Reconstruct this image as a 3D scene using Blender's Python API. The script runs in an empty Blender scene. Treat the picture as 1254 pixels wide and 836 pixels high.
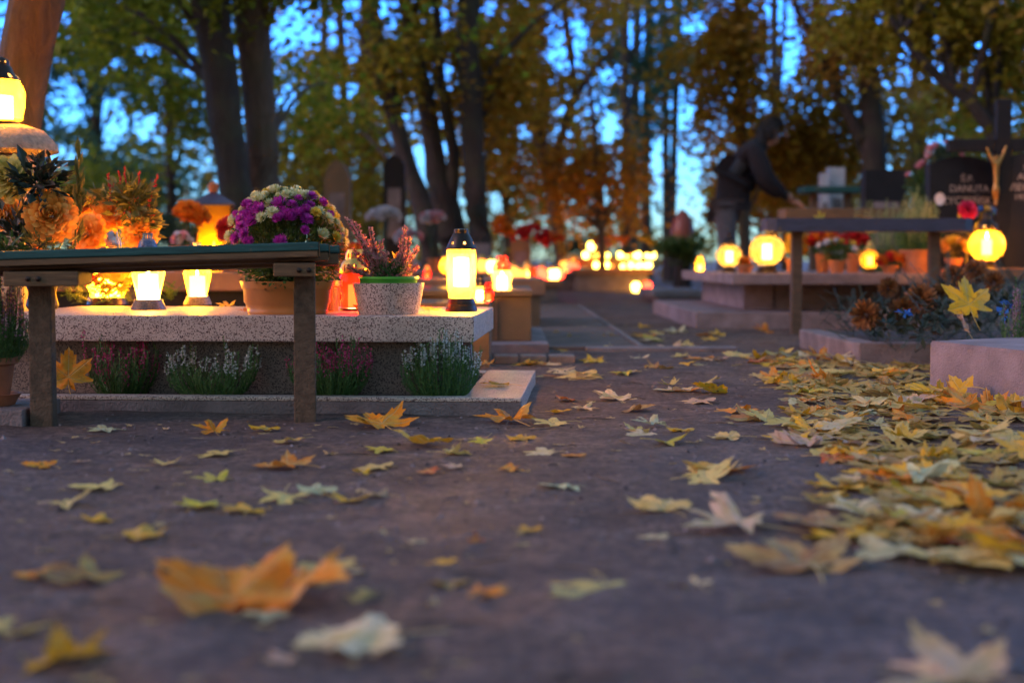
import bpy, bmesh, math, random
from mathutils import Vector, Matrix, noise
R = math.radians
PI = math.pi
sc = bpy.context.scene
C = sc.collection
random.seed(11)

# ------------------------------------------------------------------ camera, sky, exposure
F = 50/36*1254            # focal length in photo pixels
CAMZ = .41
PITCH = math.atan(100/F)
cam = bpy.data.cameras.new('camera'); camo = bpy.data.objects.new('camera', cam); C.objects.link(camo)
cam.lens = 50; cam.sensor_width = 36; cam.clip_start = .05; cam.clip_end = 2000
camo.location = (0, 0, CAMZ); camo.rotation_euler = (PI/2-PITCH, 0, 0)
cam.dof.use_dof = True; cam.dof.focus_distance = 3.95; cam.dof.aperture_fstop = 2.25
sc.camera = camo
sc.render.engine = 'CYCLES'
sc.cycles.use_denoising = True
sc.cycles.max_bounces = 8; sc.cycles.diffuse_bounces = 3; sc.cycles.glossy_bounces = 2
sc.cycles.transmission_bounces = 3; sc.cycles.transparent_max_bounces = 16
sc.cycles.sample_clamp_indirect = 4
sc.view_settings.view_transform = 'Standard'; sc.view_settings.look = 'None'
sc.view_settings.exposure = 3.9; sc.view_settings.gamma = 1

SUN_EL, SUN_ROT = 3.0, 250.0
w = bpy.data.worlds.new('World'); sc.world = w; w.use_nodes = True
nt = w.node_tree; nt.nodes.clear()
sky = nt.nodes.new('ShaderNodeTexSky'); sky.sky_type = 'NISHITA'; sky.sun_disc = False
sky.sun_elevation = R(SUN_EL); sky.sun_rotation = R(SUN_ROT); sky.ozone_density = 4.0; sky.dust_density = .4; sky.air_density = 1.0
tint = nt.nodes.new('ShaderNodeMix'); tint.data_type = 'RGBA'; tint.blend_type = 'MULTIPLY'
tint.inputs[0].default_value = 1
# clear blue band low over the wood, added overhead tint warms ground light
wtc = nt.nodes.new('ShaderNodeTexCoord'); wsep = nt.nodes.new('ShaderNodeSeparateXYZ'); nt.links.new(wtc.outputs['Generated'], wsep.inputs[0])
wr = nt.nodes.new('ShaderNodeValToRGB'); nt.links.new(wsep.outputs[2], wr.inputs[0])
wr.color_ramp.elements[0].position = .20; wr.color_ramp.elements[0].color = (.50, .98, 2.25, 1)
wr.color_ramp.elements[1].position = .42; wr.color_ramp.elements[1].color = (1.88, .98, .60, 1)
wr2 = nt.nodes.new('ShaderNodeValToRGB'); nt.links.new(wsep.outputs[2], wr2.inputs[0])     # sky colour behind camera darkened for an unbuilt wood, shading camera-facing sides
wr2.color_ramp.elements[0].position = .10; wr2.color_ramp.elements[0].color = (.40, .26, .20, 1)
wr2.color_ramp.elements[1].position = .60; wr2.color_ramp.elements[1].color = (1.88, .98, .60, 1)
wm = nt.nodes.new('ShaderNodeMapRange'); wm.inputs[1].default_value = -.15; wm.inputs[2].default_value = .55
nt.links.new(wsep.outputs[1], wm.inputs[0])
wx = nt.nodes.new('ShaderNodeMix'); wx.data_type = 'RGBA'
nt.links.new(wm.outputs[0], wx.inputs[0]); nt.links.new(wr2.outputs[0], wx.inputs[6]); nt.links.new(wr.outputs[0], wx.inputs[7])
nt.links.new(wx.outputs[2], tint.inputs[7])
bg = nt.nodes.new('ShaderNodeBackground'); bg.inputs[1].default_value = .10
wo = nt.nodes.new('ShaderNodeOutputWorld')
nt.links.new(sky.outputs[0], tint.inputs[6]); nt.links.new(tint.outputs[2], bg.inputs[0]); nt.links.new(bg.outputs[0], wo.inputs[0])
sl = bpy.data.lights.new('sun', 'SUN'); sl.energy = .10; sl.angle = R(25); sl.color = (1, .62, .75)
so = bpy.data.objects.new('sun', sl); C.objects.link(so)
# weak afterglow coming from the left behind the trees
so.rotation_euler = (R(62), 0, R(-70))

# ------------------------------------------------------------------ helpers
def at(px, py, Y):
    dx = (px-627)/F; dy = (418-py)/F
    cp, sp = math.cos(PITCH), math.sin(PITCH)
    d = Vector((dx, cp+dy*sp, -sp+dy*cp))
    return Vector((0, 0, CAMZ)) + d*(Y/d.y)
def gnd(px, py, z=0.0):
    dx = (px-627)/F; dy = (418-py)/F
    cp, sp = math.cos(PITCH), math.sin(PITCH)
    d = Vector((dx, cp+dy*sp, -sp+dy*cp))
    return Vector((0, 0, CAMZ)) + d*((z-CAMZ)/d.z)
def proj(v):
    cp, sp = math.cos(PITCH), math.sin(PITCH)
    x = v[0]; y = v[1]*cp-(v[2]-CAMZ)*sp; z = v[1]*sp+(v[2]-CAMZ)*cp
    return 627+x/y*F, 418-z/y*F
U = random.uniform

class MB:
    """collects shapes, builds ONE mesh"""
    def __init__(s): s.v = []; s.f = []; s.m = []; s.mi = 0; s.uv = None
    def add(s, vs, fs, M=None):
        o = len(s.v)
        if M is not None: vs = [M @ Vector(v) for v in vs]
        s.v.extend([tuple(v) for v in vs])
        for f in fs: s.f.append(tuple(i+o for i in f)); s.m.append(s.mi)
        return s
    def box(s, x0, x1, y0, y1, z0, z1, M=None, b=0.0):
        if b <= 0:
            vs = [(x, y, z) for z in (z0, z1) for y in (y0, y1) for x in (x0, x1)]
            return s.add(vs, [(0,2,3,1),(4,5,7,6),(0,1,5,4),(2,6,7,3),(0,4,6,2),(1,3,7,5)], M)
        bm = bmesh.new(); bmesh.ops.create_cube(bm, size=1)
        for v in bm.verts: v.co = Vector((x0+(v.co.x+.5)*(x1-x0), y0+(v.co.y+.5)*(y1-y0), z0+(v.co.z+.5)*(z1-z0)))
        bmesh.ops.bevel(bm, geom=list(bm.edges), offset=b, segments=2, affect='EDGES', profile=.6)
        bm.verts.index_update()
        s.add([v.co.copy() for v in bm.verts], [[v.index for v in f.verts] for f in bm.faces], M); bm.free(); return s
    def lathe(s, prof, n=28, M=None, skip=None, mod=None, cap0=False, cap1=False):
        vs = []; fs = []
        for j, (r, z) in enumerate(prof):
            for i in range(n):
                a = 2*PI*i/n; rr = r*(mod(a, z) if mod else 1)
                vs.append((rr*math.cos(a), rr*math.sin(a), z))
        for j in range(len(prof)-1):
            for i in range(n):
                if skip and skip(i, j): continue
                k = (i+1) % n
                fs.append((j*n+i, j*n+k, (j+1)*n+k, (j+1)*n+i))
        if cap0: fs.append(tuple(reversed(range(n))))
        if cap1: fs.append(tuple((len(prof)-1)*n+i for i in range(n)))
        return s.add(vs, fs, M)
    def tube(s, pts, rs, n=8, jit=0.0):
        pts = [Vector(p) for p in pts]; vs = []; fs = []
        up = Vector((0, 0, 1))
        for j, p in enumerate(pts):
            t = (pts[min(j+1, len(pts)-1)]-pts[max(j-1, 0)])
            if t.length < 1e-9: t = Vector((0, 0, 1))
            t.normalize()
            a = t.cross(up)
            if a.length < .1: a = t.cross(Vector((0, 1, 0)))
            a.normalize(); b = t.cross(a)
            for i in range(n):
                an = 2*PI*i/n; r = rs[j]*(1+(jit*noise.noise(Vector((i*1.7, j*.6, rs[0]*90))) if jit else 0))
                vs.append(p+(a*math.cos(an)+b*math.sin(an))*r)
        for j in range(len(pts)-1):
            for i in range(n):
                k = (i+1) % n; fs.append((j*n+i, j*n+k, (j+1)*n+k, (j+1)*n+i))
        fs.append(tuple(range(n))); fs.append(tuple((len(pts)-1)*n+i for i in range(n)))
        return s.add(vs, fs)
    def leafq(s, p, L, W, d, nrm, fold=.25):
        """a small pointed leaf: two folded halves"""
        d = Vector(d).normalized(); sd = d.cross(Vector(nrm))
        if sd.length < 1e-3: sd = d.cross(Vector((.3, .5, .8)))
        sd.normalize(); nn = sd.cross(d)
        p = Vector(p)
        vs = [p, p+d*L*.45+sd*W*.5+nn*W*fold, p+d*L, p+d*L*.45-sd*W*.5+nn*W*fold]
        return s.add(vs, [(0, 1, 2), (0, 2, 3)])
    def build(s, name, mat, parent=None, smooth=False, loc=None, sharp=40):
        me = bpy.data.meshes.new(name); me.from_pydata(s.v, [], s.f)
        mats = mat if isinstance(mat, (list, tuple)) else [mat]
        for m in mats: me.materials.append(m)
        if len(mats) > 1: me.polygons.foreach_set('material_index', s.m)
        if s.uv is not None:
            at_ = me.attributes.new('flat', 'FLOAT_VECTOR', 'POINT')
            for i, u in enumerate(s.uv): at_.data[i].vector = u
        me.update()
        if smooth:
            me.shade_smooth() if hasattr(me, 'shade_smooth') else None
            me.polygons.foreach_set('use_smooth', [True]*len(me.polygons))
            if sharp < 180:
                try: me.set_sharp_from_angle(angle=R(sharp))
                except Exception: pass
        o = bpy.data.objects.new(name, me); C.objects.link(o)
        if parent: o.parent = parent
        if loc is not None: o.location = loc
        return o

def thing(name, label, cat, loc=(0, 0, 0), rz=0, group=None, rot=None):
    o = bpy.data.objects.new(name, None); C.objects.link(o); o.empty_display_size = .05
    o.location = loc; o.rotation_euler = rot if rot else (0, 0, rz)
    tag(o, label, cat, group); return o
def tag(o, label=None, cat=None, group=None, kind=None):
    if label: o['label'] = label
    if cat: o['category'] = cat
    if group: o['group'] = group
    if kind: o['kind'] = kind
    return o
def dup(root, loc=None, rz=None, label=None, group=None, scale=None):
    r = root.copy(); C.objects.link(r)
    if loc is not None: r.location = loc
    if rz is not None: r.rotation_euler = (0, 0, rz)
    if scale: r.scale = (scale,)*3
    if label: r['label'] = label
    if group: r['group'] = group
    for ch in list(root.children):
        c = ch.copy(); C.objects.link(c); c.parent = r
        for g in ch.children:
            d = g.copy(); C.objects.link(d); d.parent = c
    return r

# ------------------------------------------------------------------ materials
class N:
    def __init__(s, name):
        s.mat = bpy.data.materials.new(name); s.mat.use_nodes = True; s.t = s.mat.node_tree
        s.t.nodes.clear(); s.out = s.t.nodes.new('ShaderNodeOutputMaterial')
    def n(s, typ, **kw):
        x = s.t.nodes.new('ShaderNode'+typ)
        for k, v in kw.items():
            if k in ('i',):
                for kk, vv in v.items():
                    if isinstance(vv, bpy.types.NodeSocket): s.t.links.new(vv, x.inputs[kk])
                    else: x.inputs[kk].default_value = vv
            else: setattr(x, k, v)
        return x
    def math(s, op, a, b=None, c=None, clamp=False):
        x = s.t.nodes.new('ShaderNodeMath'); x.operation = op; x.use_clamp = clamp
        for i, v in enumerate((a, b, c)):
            if v is None: continue
            if isinstance(v, bpy.types.NodeSocket): s.t.links.new(v, x.inputs[i])
            else: x.inputs[i].default_value = v
        return x.outputs[0]
    def mix(s, fac, a, b, mode='MIX'):
        x = s.t.nodes.new('ShaderNodeMix'); x.data_type = 'RGBA'; x.blend_type = mode
        for i, v in ((0, fac), (6, a), (7, b)):
            if isinstance(v, bpy.types.NodeSocket): s.t.links.new(v, x.inputs[i])
            elif i == 0: x.inputs[0].default_value = v
            else: x.inputs[i].default_value = (*v[:3], 1)
        return x.outputs[2]
    def noise(s, scale, detail=4, rough=.55, coord='Object', vec=None, dist=0):
        if vec is None: vec = s.n('TexCoord').outputs[coord]
        x = s.n('TexNoise', i={'Vector': vec, 'Scale': scale, 'Detail': detail, 'Roughness': rough, 'Distortion': dist})
        return x.outputs[0]
    def ramp(s, fac, stops, interp='LINEAR'):
        x = s.t.nodes.new('ShaderNodeValToRGB'); x.color_ramp.interpolation = interp
        els = x.color_ramp.elements
        while len(els) < len(stops): els.new(.5)
        for e, (p, c) in zip(els, stops):
            e.position = p; e.color = (*c, 1) if len(c) == 3 else c
        s.t.links.new(fac, x.inputs[0]); return x.outputs[0]
    def bump(s, h, strength=.3, dist=.01):
        return s.n('Bump', i={'Height': h, 'Strength': strength, 'Distance': dist}).outputs[0]
    def pbr(s, col, rough=.6, normal=None, metal=0, spec=.5, **kw):
        b = s.n('BsdfPrincipled'); I = b.inputs
        for k, v in (('Base Color', col), ('Roughness', rough), ('Normal', normal), ('Metallic', metal), ('Specular IOR Level', spec)):
            if v is None: continue
            if isinstance(v, bpy.types.NodeSocket): s.t.links.new(v, I[k])
            elif k == 'Base Color': I[k].default_value = (*v[:3], 1)
            else: I[k].default_value = v
        for k, v in kw.items():
            k = k.replace('_', ' ')
            if isinstance(v, bpy.types.NodeSocket): s.t.links.new(v, I[k])
            else: I[k].default_value = v
        return b.outputs[0]
    def end(s, sh):
        s.t.links.new(sh, s.out.inputs[0]); return s.mat
def lerp3(c, k): return tuple(x*k for x in c)

def m_plain(name, col, rough=.6, var=.35, scale=30, bump=.2, bscale=80, bdist=.004, metal=0, spec=.5):
    n = N(name)
    f = n.noise(scale); c = n.ramp(f, [(.25, lerp3(col, 1-var)), (.75, lerp3(col, 1+var*.7))])
    b = n.bump(n.noise(bscale, 6), bump, bdist)
    return n.end(n.pbr(c, rough, b, metal, spec))

def m_ground():
    n = N('soil')
    big = n.noise(1.3, 5); mid = n.noise(9, 8, .65); fine = n.noise(120, 8, .7)
    c = n.ramp(mid, [(.3, (.12, .062, .042)), (.5, (.225, .128, .094)), (.68, (.35, .215, .165))])
    c = n.mix(n.ramp(n.noise(3.5, 6, .6), [(.48, (0,)*3), (.66, (.75,)*3)]), c, (.085, .048, .038))
    grit = n.noise(45, 6, .75); c = n.mix(n.ramp(grit, [(.44, (.75,)*3), (.54, (0,)*3)]), c, (.06, .034, .028))
    c = n.mix(n.ramp(grit, [(.60, (0,)*3), (.70, (.6,)*3)]), c, (.38, .26, .21))
    c = n.mix(n.math('MULTIPLY', n.math('GREATER_THAN', fine, .63), .55), c, (.30, .23, .21))
    c = n.mix(n.math('MULTIPLY', n.math('LESS_THAN', fine, .40), .55), c, (.05, .03, .028))
    h = n.math('ADD', n.math('MULTIPLY', mid, .7), n.math('ADD', n.math('MULTIPLY', fine, .35), n.math('MULTIPLY', grit, .7)))
    return n.end(n.pbr(c, n.ramp(big, [(.35, (.55,)*3), (.7, (.9,)*3)]), n.bump(h, 1.0, .045), spec=.4))
def m_terrazzo(name, light=(.62, .48, .40), dark=(.07, .03, .032), sc_=270, thr=.40, rough=.45):
    n = N(name); tc = n.n('TexCoord').outputs['Object']
    v = n.n('TexVoronoi', i={'Vector': tc, 'Scale': sc_, 'Randomness': 1.0})
    r = n.n('SeparateColor', i={0: v.outputs['Color']}).outputs[0]
    spot = n.math('LESS_THAN', r, thr); near = n.math('LESS_THAN', v.outputs['Distance'], .52)
    k = n.math('MULTIPLY', spot, near)
    v2 = n.n('TexVoronoi', i={'Vector': tc, 'Scale': sc_*2.1})
    k2 = n.math('LESS_THAN', n.n('SeparateColor', i={0: v2.outputs['Color']}).outputs[1], .16)
    base = n.mix(n.noise(14, 5), lerp3(light, .72), lerp3(light, 1.15))
    c = n.mix(k, base, dark); c = n.mix(n.math('MULTIPLY', k2, .7), c, lerp3(dark, 2.2))
    grime = n.noise(6, 6, .7)
    c = n.mix(n.ramp(grime, [(.5, (0,)*3), (.8, (.45,)*3)]), c, (.16, .12, .09))
    return n.end(n.pbr(c, rough, n.bump(n.noise(300, 3), .15, .002)))
def m_granite(name, a=(.03, .026, .03), b=(.16, .13, .13), s=420, rough=.3):
    n = N(name); f = n.noise(s, 3, .8); c = n.ramp(f, [(.42, a), (.56, b), (.66, lerp3(b, 1.8))])
    return n.end(n.pbr(c, rough, n.bump(n.noise(30, 5), .08, .002)))
def m_wood(name, col, rough=.6, painted=0):
    n = N(name); tc = n.n('TexCoord').outputs['Object']
    mp = n.n('Mapping', i={'Vector': tc, 'Scale': (1.2, 14, 14)}).outputs[0]
    f = n.noise(9, 8, .65, vec=mp, dist=.6)
    c = n.ramp(f, [(.3, lerp3(col, .45)), (.55, col), (.75, lerp3(col, 1.4))])
    if painted:
        worn = n.noise(22, 8, .7)
        c = n.mix(n.ramp(worn, [(.60, (0,)*3), (.68, (1,)*3)]), c, (.16, .09, .05))
    return n.end(n.pbr(c, rough, n.bump(f, .5, .004)))
def m_bark(name, col):
    n = N(name); tc = n.n('TexCoord').outputs['Object']
    mp = n.n('Mapping', i={'Vector': tc, 'Scale': (1, 1, .22)}).outputs[0]
    f = n.noise(16, 8, .7, vec=mp, dist=1.2); g = n.noise(2.5, 4)
    c = n.ramp(f, [(.3, lerp3(col, .4)), (.6, col), (.8, lerp3(col, 1.5))])
    c = n.mix(n.ramp(g, [(.5, (0,)*3), (.75, (.5,)*3)]), c, (.07, .09, .035))
    return n.end(n.pbr(c, .9, n.bump(f, .9, .03)))
def m_leafy(name, cols, rough=.55, trans=.35):
    """many separate small leaves: one random colour for each leaf"""
    n = N(name); r = n.n('NewGeometry').outputs['Random Per Island']
    st = [(i/(len(cols)-1), c) for i, c in enumerate(cols)]
    c = n.ramp(r, st)
    c = n.mix(n.math('MULTIPLY', n.noise(60, 3), .5), c, lerp3(cols[0], .7))
    p = n.pbr(c, rough); t = n.n('BsdfTranslucent', i={'Color': c}).outputs[0]
    m = n.n('MixShader', i={0: trans, 1: p, 2: t}).outputs[0]
    return n.end(m)
def m_maple():
    n = N('autumn_leaf'); at_ = n.n('Attribute', attribute_name='flat').outputs['Vector']
    sx = n.n('SeparateXYZ', i={0: at_}); x = n.math('ABSOLUTE', sx.outputs[0]); y = sx.outputs[1]
    best = None
    for a in (0, 50, 108):
        ca, sa = math.cos(R(a)), math.sin(R(a))
        perp = n.math('ABSOLUTE', n.math('SUBTRACT', n.math('MULTIPLY', x, ca), n.math('MULTIPLY', y, sa)))
        al = n.math('ADD', n.math('MULTIPLY', x, sa), n.math('MULTIPLY', y, ca))
        pen = n.math('ADD', perp, n.math('MULTIPLY', n.math('MAXIMUM', n.math('MULTIPLY', al, -1), 0), 4))
        # side veins run off the main vein
        best = pen if best is None else n.math('MINIMUM', best, pen)
    vein = n.math('SUBTRACT', 1, n.math('DIVIDE', best, .022), clamp=True)
    oi = n.n('ObjectInfo'); base = oi.outputs['Color']
    off = n.n('VectorMath', operation='ADD', i={0: at_, 1: n.n('CombineXYZ', i={0: n.math('MULTIPLY', oi.outputs['Random'], 50), 2: n.math('MULTIPLY', oi.outputs['Random'], 31)}).outputs[0]}).outputs[0]
    big = n.noise(2.2, 4, .6, vec=off); mid = n.noise(6, 5, .65, vec=off); fine = n.noise(28, 5, .7, vec=off)
    rnd = oi.outputs['Random']
    c = n.mix(n.ramp(big, [(.42, (0,)*3), (.62, (.55,)*3)]), base, n.mix(rnd, (.60, .44, .05), (.80, .52, .18)))
    c = n.mix(n.math('MULTIPLY', n.ramp(mid, [(.56, (0,)*3), (.66, (1,)*3)]), .6), c, (.36, .12, .025))
    c = n.mix(n.ramp(fine, [(.64, (0,)*3), (.72, (.8,)*3)]), c, (.10, .045, .02))
    v = n.n('TexVoronoi', i={'Vector': off, 'Scale': 3.2}); 
    spot = n.math('MULTIPLY', n.math('LESS_THAN', v.outputs['Distance'], .17), n.math('LESS_THAN', n.n('SeparateColor', i={0: v.outputs['Color']}).outputs[0], .30))
    c = n.mix(n.math('MULTIPLY', spot, .9), c, (.02, .016, .02))
    c = n.mix(n.math('MULTIPLY', vein, .55), c, (.70, .55, .22))
    h = n.math('ADD', n.math('MULTIPLY', vein, -.8), n.math('MULTIPLY', mid, 1.0))
    bp = n.bump(h, .6, .006)
    p = n.pbr(c, .5, bp, spec=.35); t = n.n('BsdfTranslucent', i={'Color': c, 'Normal': bp}).outputs[0]
    return n.end(n.n('MixShader', i={0: .28, 1: p, 2: t}).outputs[0])
def m_glass(name, col, clear=.5, rough=.12):
    """patterned lantern glass: part of the light passes straight, part is scattered"""
    n = N(name)
    tr = n.n('BsdfTransparent', i={'Color': (*col, 1)}).outputs[0]
    tl = n.n('BsdfTranslucent', i={'Color': (col[0]*.42, col[1]*.36, col[2]*.30, 1)}).outputs[0]
    m = n.n('MixShader', i={0: 1-clear, 1: tr, 2: tl}).outputs[0]
    tc = n.n('TexCoord').outputs['Object']
    wv = n.noise(90, 3, vec=n.n('Mapping', i={'Vector': tc, 'Scale': (1, 1, .35)}).outputs[0])
    b = n.bump(wv, .5, .004)
    fr = n.n('Fresnel', i={'IOR': 1.5, 'Normal': b}).outputs[0]
    gl = n.n('BsdfGlossy', i={'Roughness': rough, 'Normal': b}).outputs[0]
    return n.end(n.n('MixShader', i={0: n.math('MULTIPLY', fr, .7), 1: m, 2: gl}).outputs[0])
def m_body():
    n = N('skin_and_sweater'); sx = n.n('SeparateXYZ', i={0: n.n('TexCoord').outputs['Object']})
    k = n.math('MULTIPLY', n.math('GREATER_THAN', sx.outputs[0], .385), n.math('GREATER_THAN', sx.outputs[2], 1.34))
    h = n.math('GREATER_THAN', sx.outputs[0], .56)
    return n.end(n.pbr(n.mix(n.math('MAXIMUM', k, h), (.012, .009, .011), (.42, .20, .13)), .7))
def m_emit(name, col, st):
    n = N(name); return n.end(n.n('Emission', i={'Color': (*col, 1), 'Strength': st}).outputs[0])

LAMP = 1.0
M = dict(
    body=m_body(),
    soil=m_ground(),
    bed=m_plain('bed_soil', (.045, .03, .026), .95, .5, 60, .9, 120, .01),
    terrazzo=m_terrazzo('terrazzo'),
    terrazzo_dark=m_terrazzo('worn_terrazzo', (.24, .17, .135), (.035, .02, .02), 260, .5),
    granite=m_granite('granite'), granite_blue=m_granite('blue_granite', (.02, .03, .06), (.12, .16, .28), 500, .2),
    brown_stone=m_plain('brown_stone', (.17, .095, .05), .35, .25, 7, .15, 160, .002),
    red_stone=m_plain('red_stone', (.30, .13, .07), .4, .3, 9, .15, 120, .002),
    dark_stone=m_plain('dark_polished_stone', (.014, .011, .013), .5, .3, 12, .05, 120, .001, spec=.25),
    grey_stone=m_plain('grey_stone', (.18, .16, .17), .6, .35, 9, .3, 90, .004),
    pale_stone=m_plain('pale_stone', (.50, .47, .50), .6, .25, 9, .3, 90, .004),
    sand_stone=m_plain('rough_sandstone', (.40, .30, .22), .9, .4, 60, 1.0, 150, .012),
    concrete=m_plain('weathered_concrete', (.27, .195, .195), .85, .45, 9, .9, 150, .008),
    concrete_dark=m_plain('old_concrete', (.22, .165, .16), .9, .45, 9, .8, 120, .01),
    paver=m_plain('paving_brick', (.27, .18, .155), .85, .4, 12, .6, 120, .005),
    pave=m_plain('paved_path', (.15, .092, .075), .85, .55, 5, .5, 100, .006),
    teal=m_wood('teal_painted_wood', (.012, .070, .064), .45, 1),
    slate=m_wood('dark_painted_wood', (.055, .05, .085), .45, 1),
    wood=m_wood('old_wood', (.17, .085, .035), .7),
    wood_dark=m_wood('dark_wood', (.12, .065, .035), .7),
    post=m_plain('bench_post', (.13, .075, .045), .9, .5, 40, .9, 160, .006),
    bark=m_bark('bark', (.12, .085, .065)), bark_dark=m_bark('dark_bark', (.05, .038, .034)), bark_smooth=m_bark('smooth_bark', (.15, .068, .018)),
    metal=m_plain('dark_lantern_metal', (.045, .03, .025), .35, .3, 40, .1, 100, .001, metal=.8),
    bronze=m_plain('bronze', (.45, .22, .07), .35, .3, 40, .2, 100, .002, metal=.9),
    goldcap=m_plain('brushed_cap_metal', (.50, .42, .40), .32, .2, 40, .1, 100, .001, metal=.9),
    gold=m_plain('gold_metal', (.70, .42, .10), .3, .2, 40, .1, 100, .001, metal=.9),
    terracotta=m_plain('terracotta', (.42, .14, .055), .8, .25, 20, .4, 120, .003),
    planter=m_plain('planter_plastic', (.42, .15, .03), .35, .15, 12, .06, 60, .001),
    planter_red=m_plain('red_brown_planter_plastic', (.22, .05, .03), .35, .15, 12, .06, 60, .001),
    green_plastic=m_plain('green_plastic', (.10, .42, .04), .35, .1, 12, .05, 60, .001),
    foil=m_plain('red_foil', (.65, .015, .03), .18, .3, 60, 1.0, 55, .02),
    white_cloth=m_plain('white_paper', (.75, .72, .78), .8, .1, 12, .3, 60, .004),
    glass_y=m_glass('yellow_glass', (1.0, .68, .08), .45), glass_c=m_glass('clear_patterned_glass', (1.0, .76, .20), .62),
    glass_w=m_glass('frosted_glass', (1.0, .86, .34), .5), glass_r=m_glass('red_glass', (1.0, .04, .02), .4),
    flame=m_emit('flame', (1.0, .62, .20), 90*LAMP), candle=m_emit('glowing_candle', (1.0, .52, .12), 12.5*LAMP), candle_b=m_emit('strong_glowing_candle', (1.0, .52, .11), 28*LAMP), candle_s=m_emit('dim_glowing_candle', (1.0, .52, .17), 4.0*LAMP),
    candle_r=m_emit('glowing_red_candle', (1.0, .16, .05), 10*LAMP),
    far_y=m_emit('far_lit_glass', (1.0, .54, .06), 2.6*LAMP), far_r=m_emit('far_lit_red_glass', (1.0, .03, .012), 1.3*LAMP),
    far_o=m_emit('far_lit_orange_glass', (1.0, .22, .03), .5*LAMP), far_w=m_emit('far_lit_pale_glass', (.4, .9, .6), .5*LAMP),
    maple=m_maple(),
    green=m_leafy('green_foliage', [(.03, .07, .015), (.07, .14, .02), (.14, .20, .03)]),
    dkgreen=m_leafy('dark_green_foliage', [(.012, .035, .018), (.03, .07, .025), (.05, .10, .04)], trans=.15),
    spruce=m_leafy('spruce_needles', [(.012, .035, .03), (.03, .065, .05), (.06, .10, .085)], trans=.1),
    olive=m_leafy('olive_leaves', [(.10, .10, .015), (.22, .18, .03), (.32, .24, .05)]),
    darkleaf=m_leafy('dark_leaves', [(.012, .03, .015), (.03, .04, .02), (.07, .035, .02)], trans=.1),
    stem_green=m_plain('green_stem', (.10, .14, .03), .6),
    heath_green=m_leafy('heather_greens', [(.04, .11, .03), (.09, .20, .04), (.15, .27, .06)], trans=.25),
    heath_mag=m_leafy('magenta_heather_bells', [(.42, .03, .11), (.68, .06, .22), (.80, .16, .34)]),
    heath_white=m_leafy('white_heather_bells', [(.45, .46, .38), (.72, .70, .66), (.85, .82, .80)]),
    heath_pink=m_leafy('pink_heather_bells', [(.50, .16, .18), (.72, .32, .28), (.82, .48, .38)]),
    heath_lilac=m_leafy('lilac_heather_bells', [(.26, .12, .18), (.42, .22, .30), (.55, .34, .40)]),
    heath_gold=m_leafy('pale_heather_bells', [(.55, .50, .16), (.78, .70, .28), (.85, .80, .48)]),
    mum_mag=m_leafy('magenta_petals', [(.36, .012, .22), (.58, .03, .40), (.68, .08, .50)]),
    mum_cream=m_leafy('cream_petals', [(.68, .58, .20), (.82, .78, .42), (.86, .86, .62)]),
    mum_yel=m_leafy('yellow_petals', [(.70, .42, .02), (.82, .60, .06), (.85, .72, .16)]),
    dahlia=m_leafy('orange_petals', [(.80, .30, .04), (.90, .44, .07), (.92, .58, .16)], trans=.45),
    dahlia_y=m_leafy('yellow_green_petals', [(.45, .40, .08), (.65, .52, .12), (.75, .62, .22)]),
    orange_p=m_leafy('bright_orange_petals', [(.75, .12, .01), (.85, .26, .02), (.85, .40, .05)]),
    red_p=m_leafy('red_petals', [(.45, .01, .01), (.70, .02, .03), (.80, .06, .06)]),
    rose_p=m_leafy('rose_red_petals', [(.60, .01, .06), (.80, .03, .12), (.85, .08, .18)]),
    pink_p=m_leafy('pink_petals', [(.70, .20, .25), (.80, .35, .40), (.85, .5, .5)]),
    white_p=m_leafy('white_petals', [(.60, .58, .60), (.75, .72, .75), (.85, .82, .85)]),
    blue_p=m_leafy('blue_petals', [(.02, .10, .45), (.04, .22, .70), (.10, .35, .75)]),
    dead_p=m_leafy('dried_brown_petals', [(.10, .04, .015), (.28, .10, .03), (.42, .18, .05)], trans=.2),
    red_spike=m_leafy('red_dyed_twigs', [(.55, .02, .03), (.75, .07, .03), (.8, .16, .05)]),
    yel_leaf=m_leafy('yellowish_dry_leaves', [(.50, .25, .02), (.70, .42, .05), (.78, .55, .12)]),
    jacket=m_plain('black_jacket_cloth', (.016, .010, .013), .95, .3, 20, .4, 60, .006),
    jeans=m_plain('grey_jeans', (.13, .105, .12), .85, .25, 30, .3, 150, .002),
    skin=m_plain('skin', (.45, .22, .14), .55, .1, 20, .1, 100, .001),
    hair=m_plain('dark_hair', (.012, .008, .007), .5, .4, 60, .6, 120, .006),
    shirt=m_plain('pink_shirt_hem', (.5, .12, .12), .8), shoe=m_plain('dark_shoe', (.02, .018, .02), .5),
    letter=m_plain('pale_lettering', (.36, .28, .24), .5, .1), 
    enamel=m_plain('white_enamel', (.75, .70, .74), .4, .08),
    roofm=m_plain('painted_sheet_roof', (.05, .05, .09), .4, .3, 20, .2, 90, .002),
)
crown_cols = dict(
    green=[(.10, .14, .012), (.24, .28, .02), (.42, .40, .03)],
    olive=[(.16, .13, .012), (.38, .29, .02), (.58, .42, .04)],
    ochre=[(.26, .14, .012), (.50, .28, .02), (.68, .42, .04)],
    orange=[(.32, .13, .012), (.58, .25, .02), (.70, .36, .04)],
    brown=[(.22, .13, .020), (.44, .25, .03), (.62, .36, .05)],
    bluegreen=[(.04, .11, .07), (.08, .18, .10), (.14, .24, .10)])
for k, v in crown_cols.items(): M['crown_'+k] = m_leafy('crown_leaves_'+k, v, .6, .65)

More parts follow.
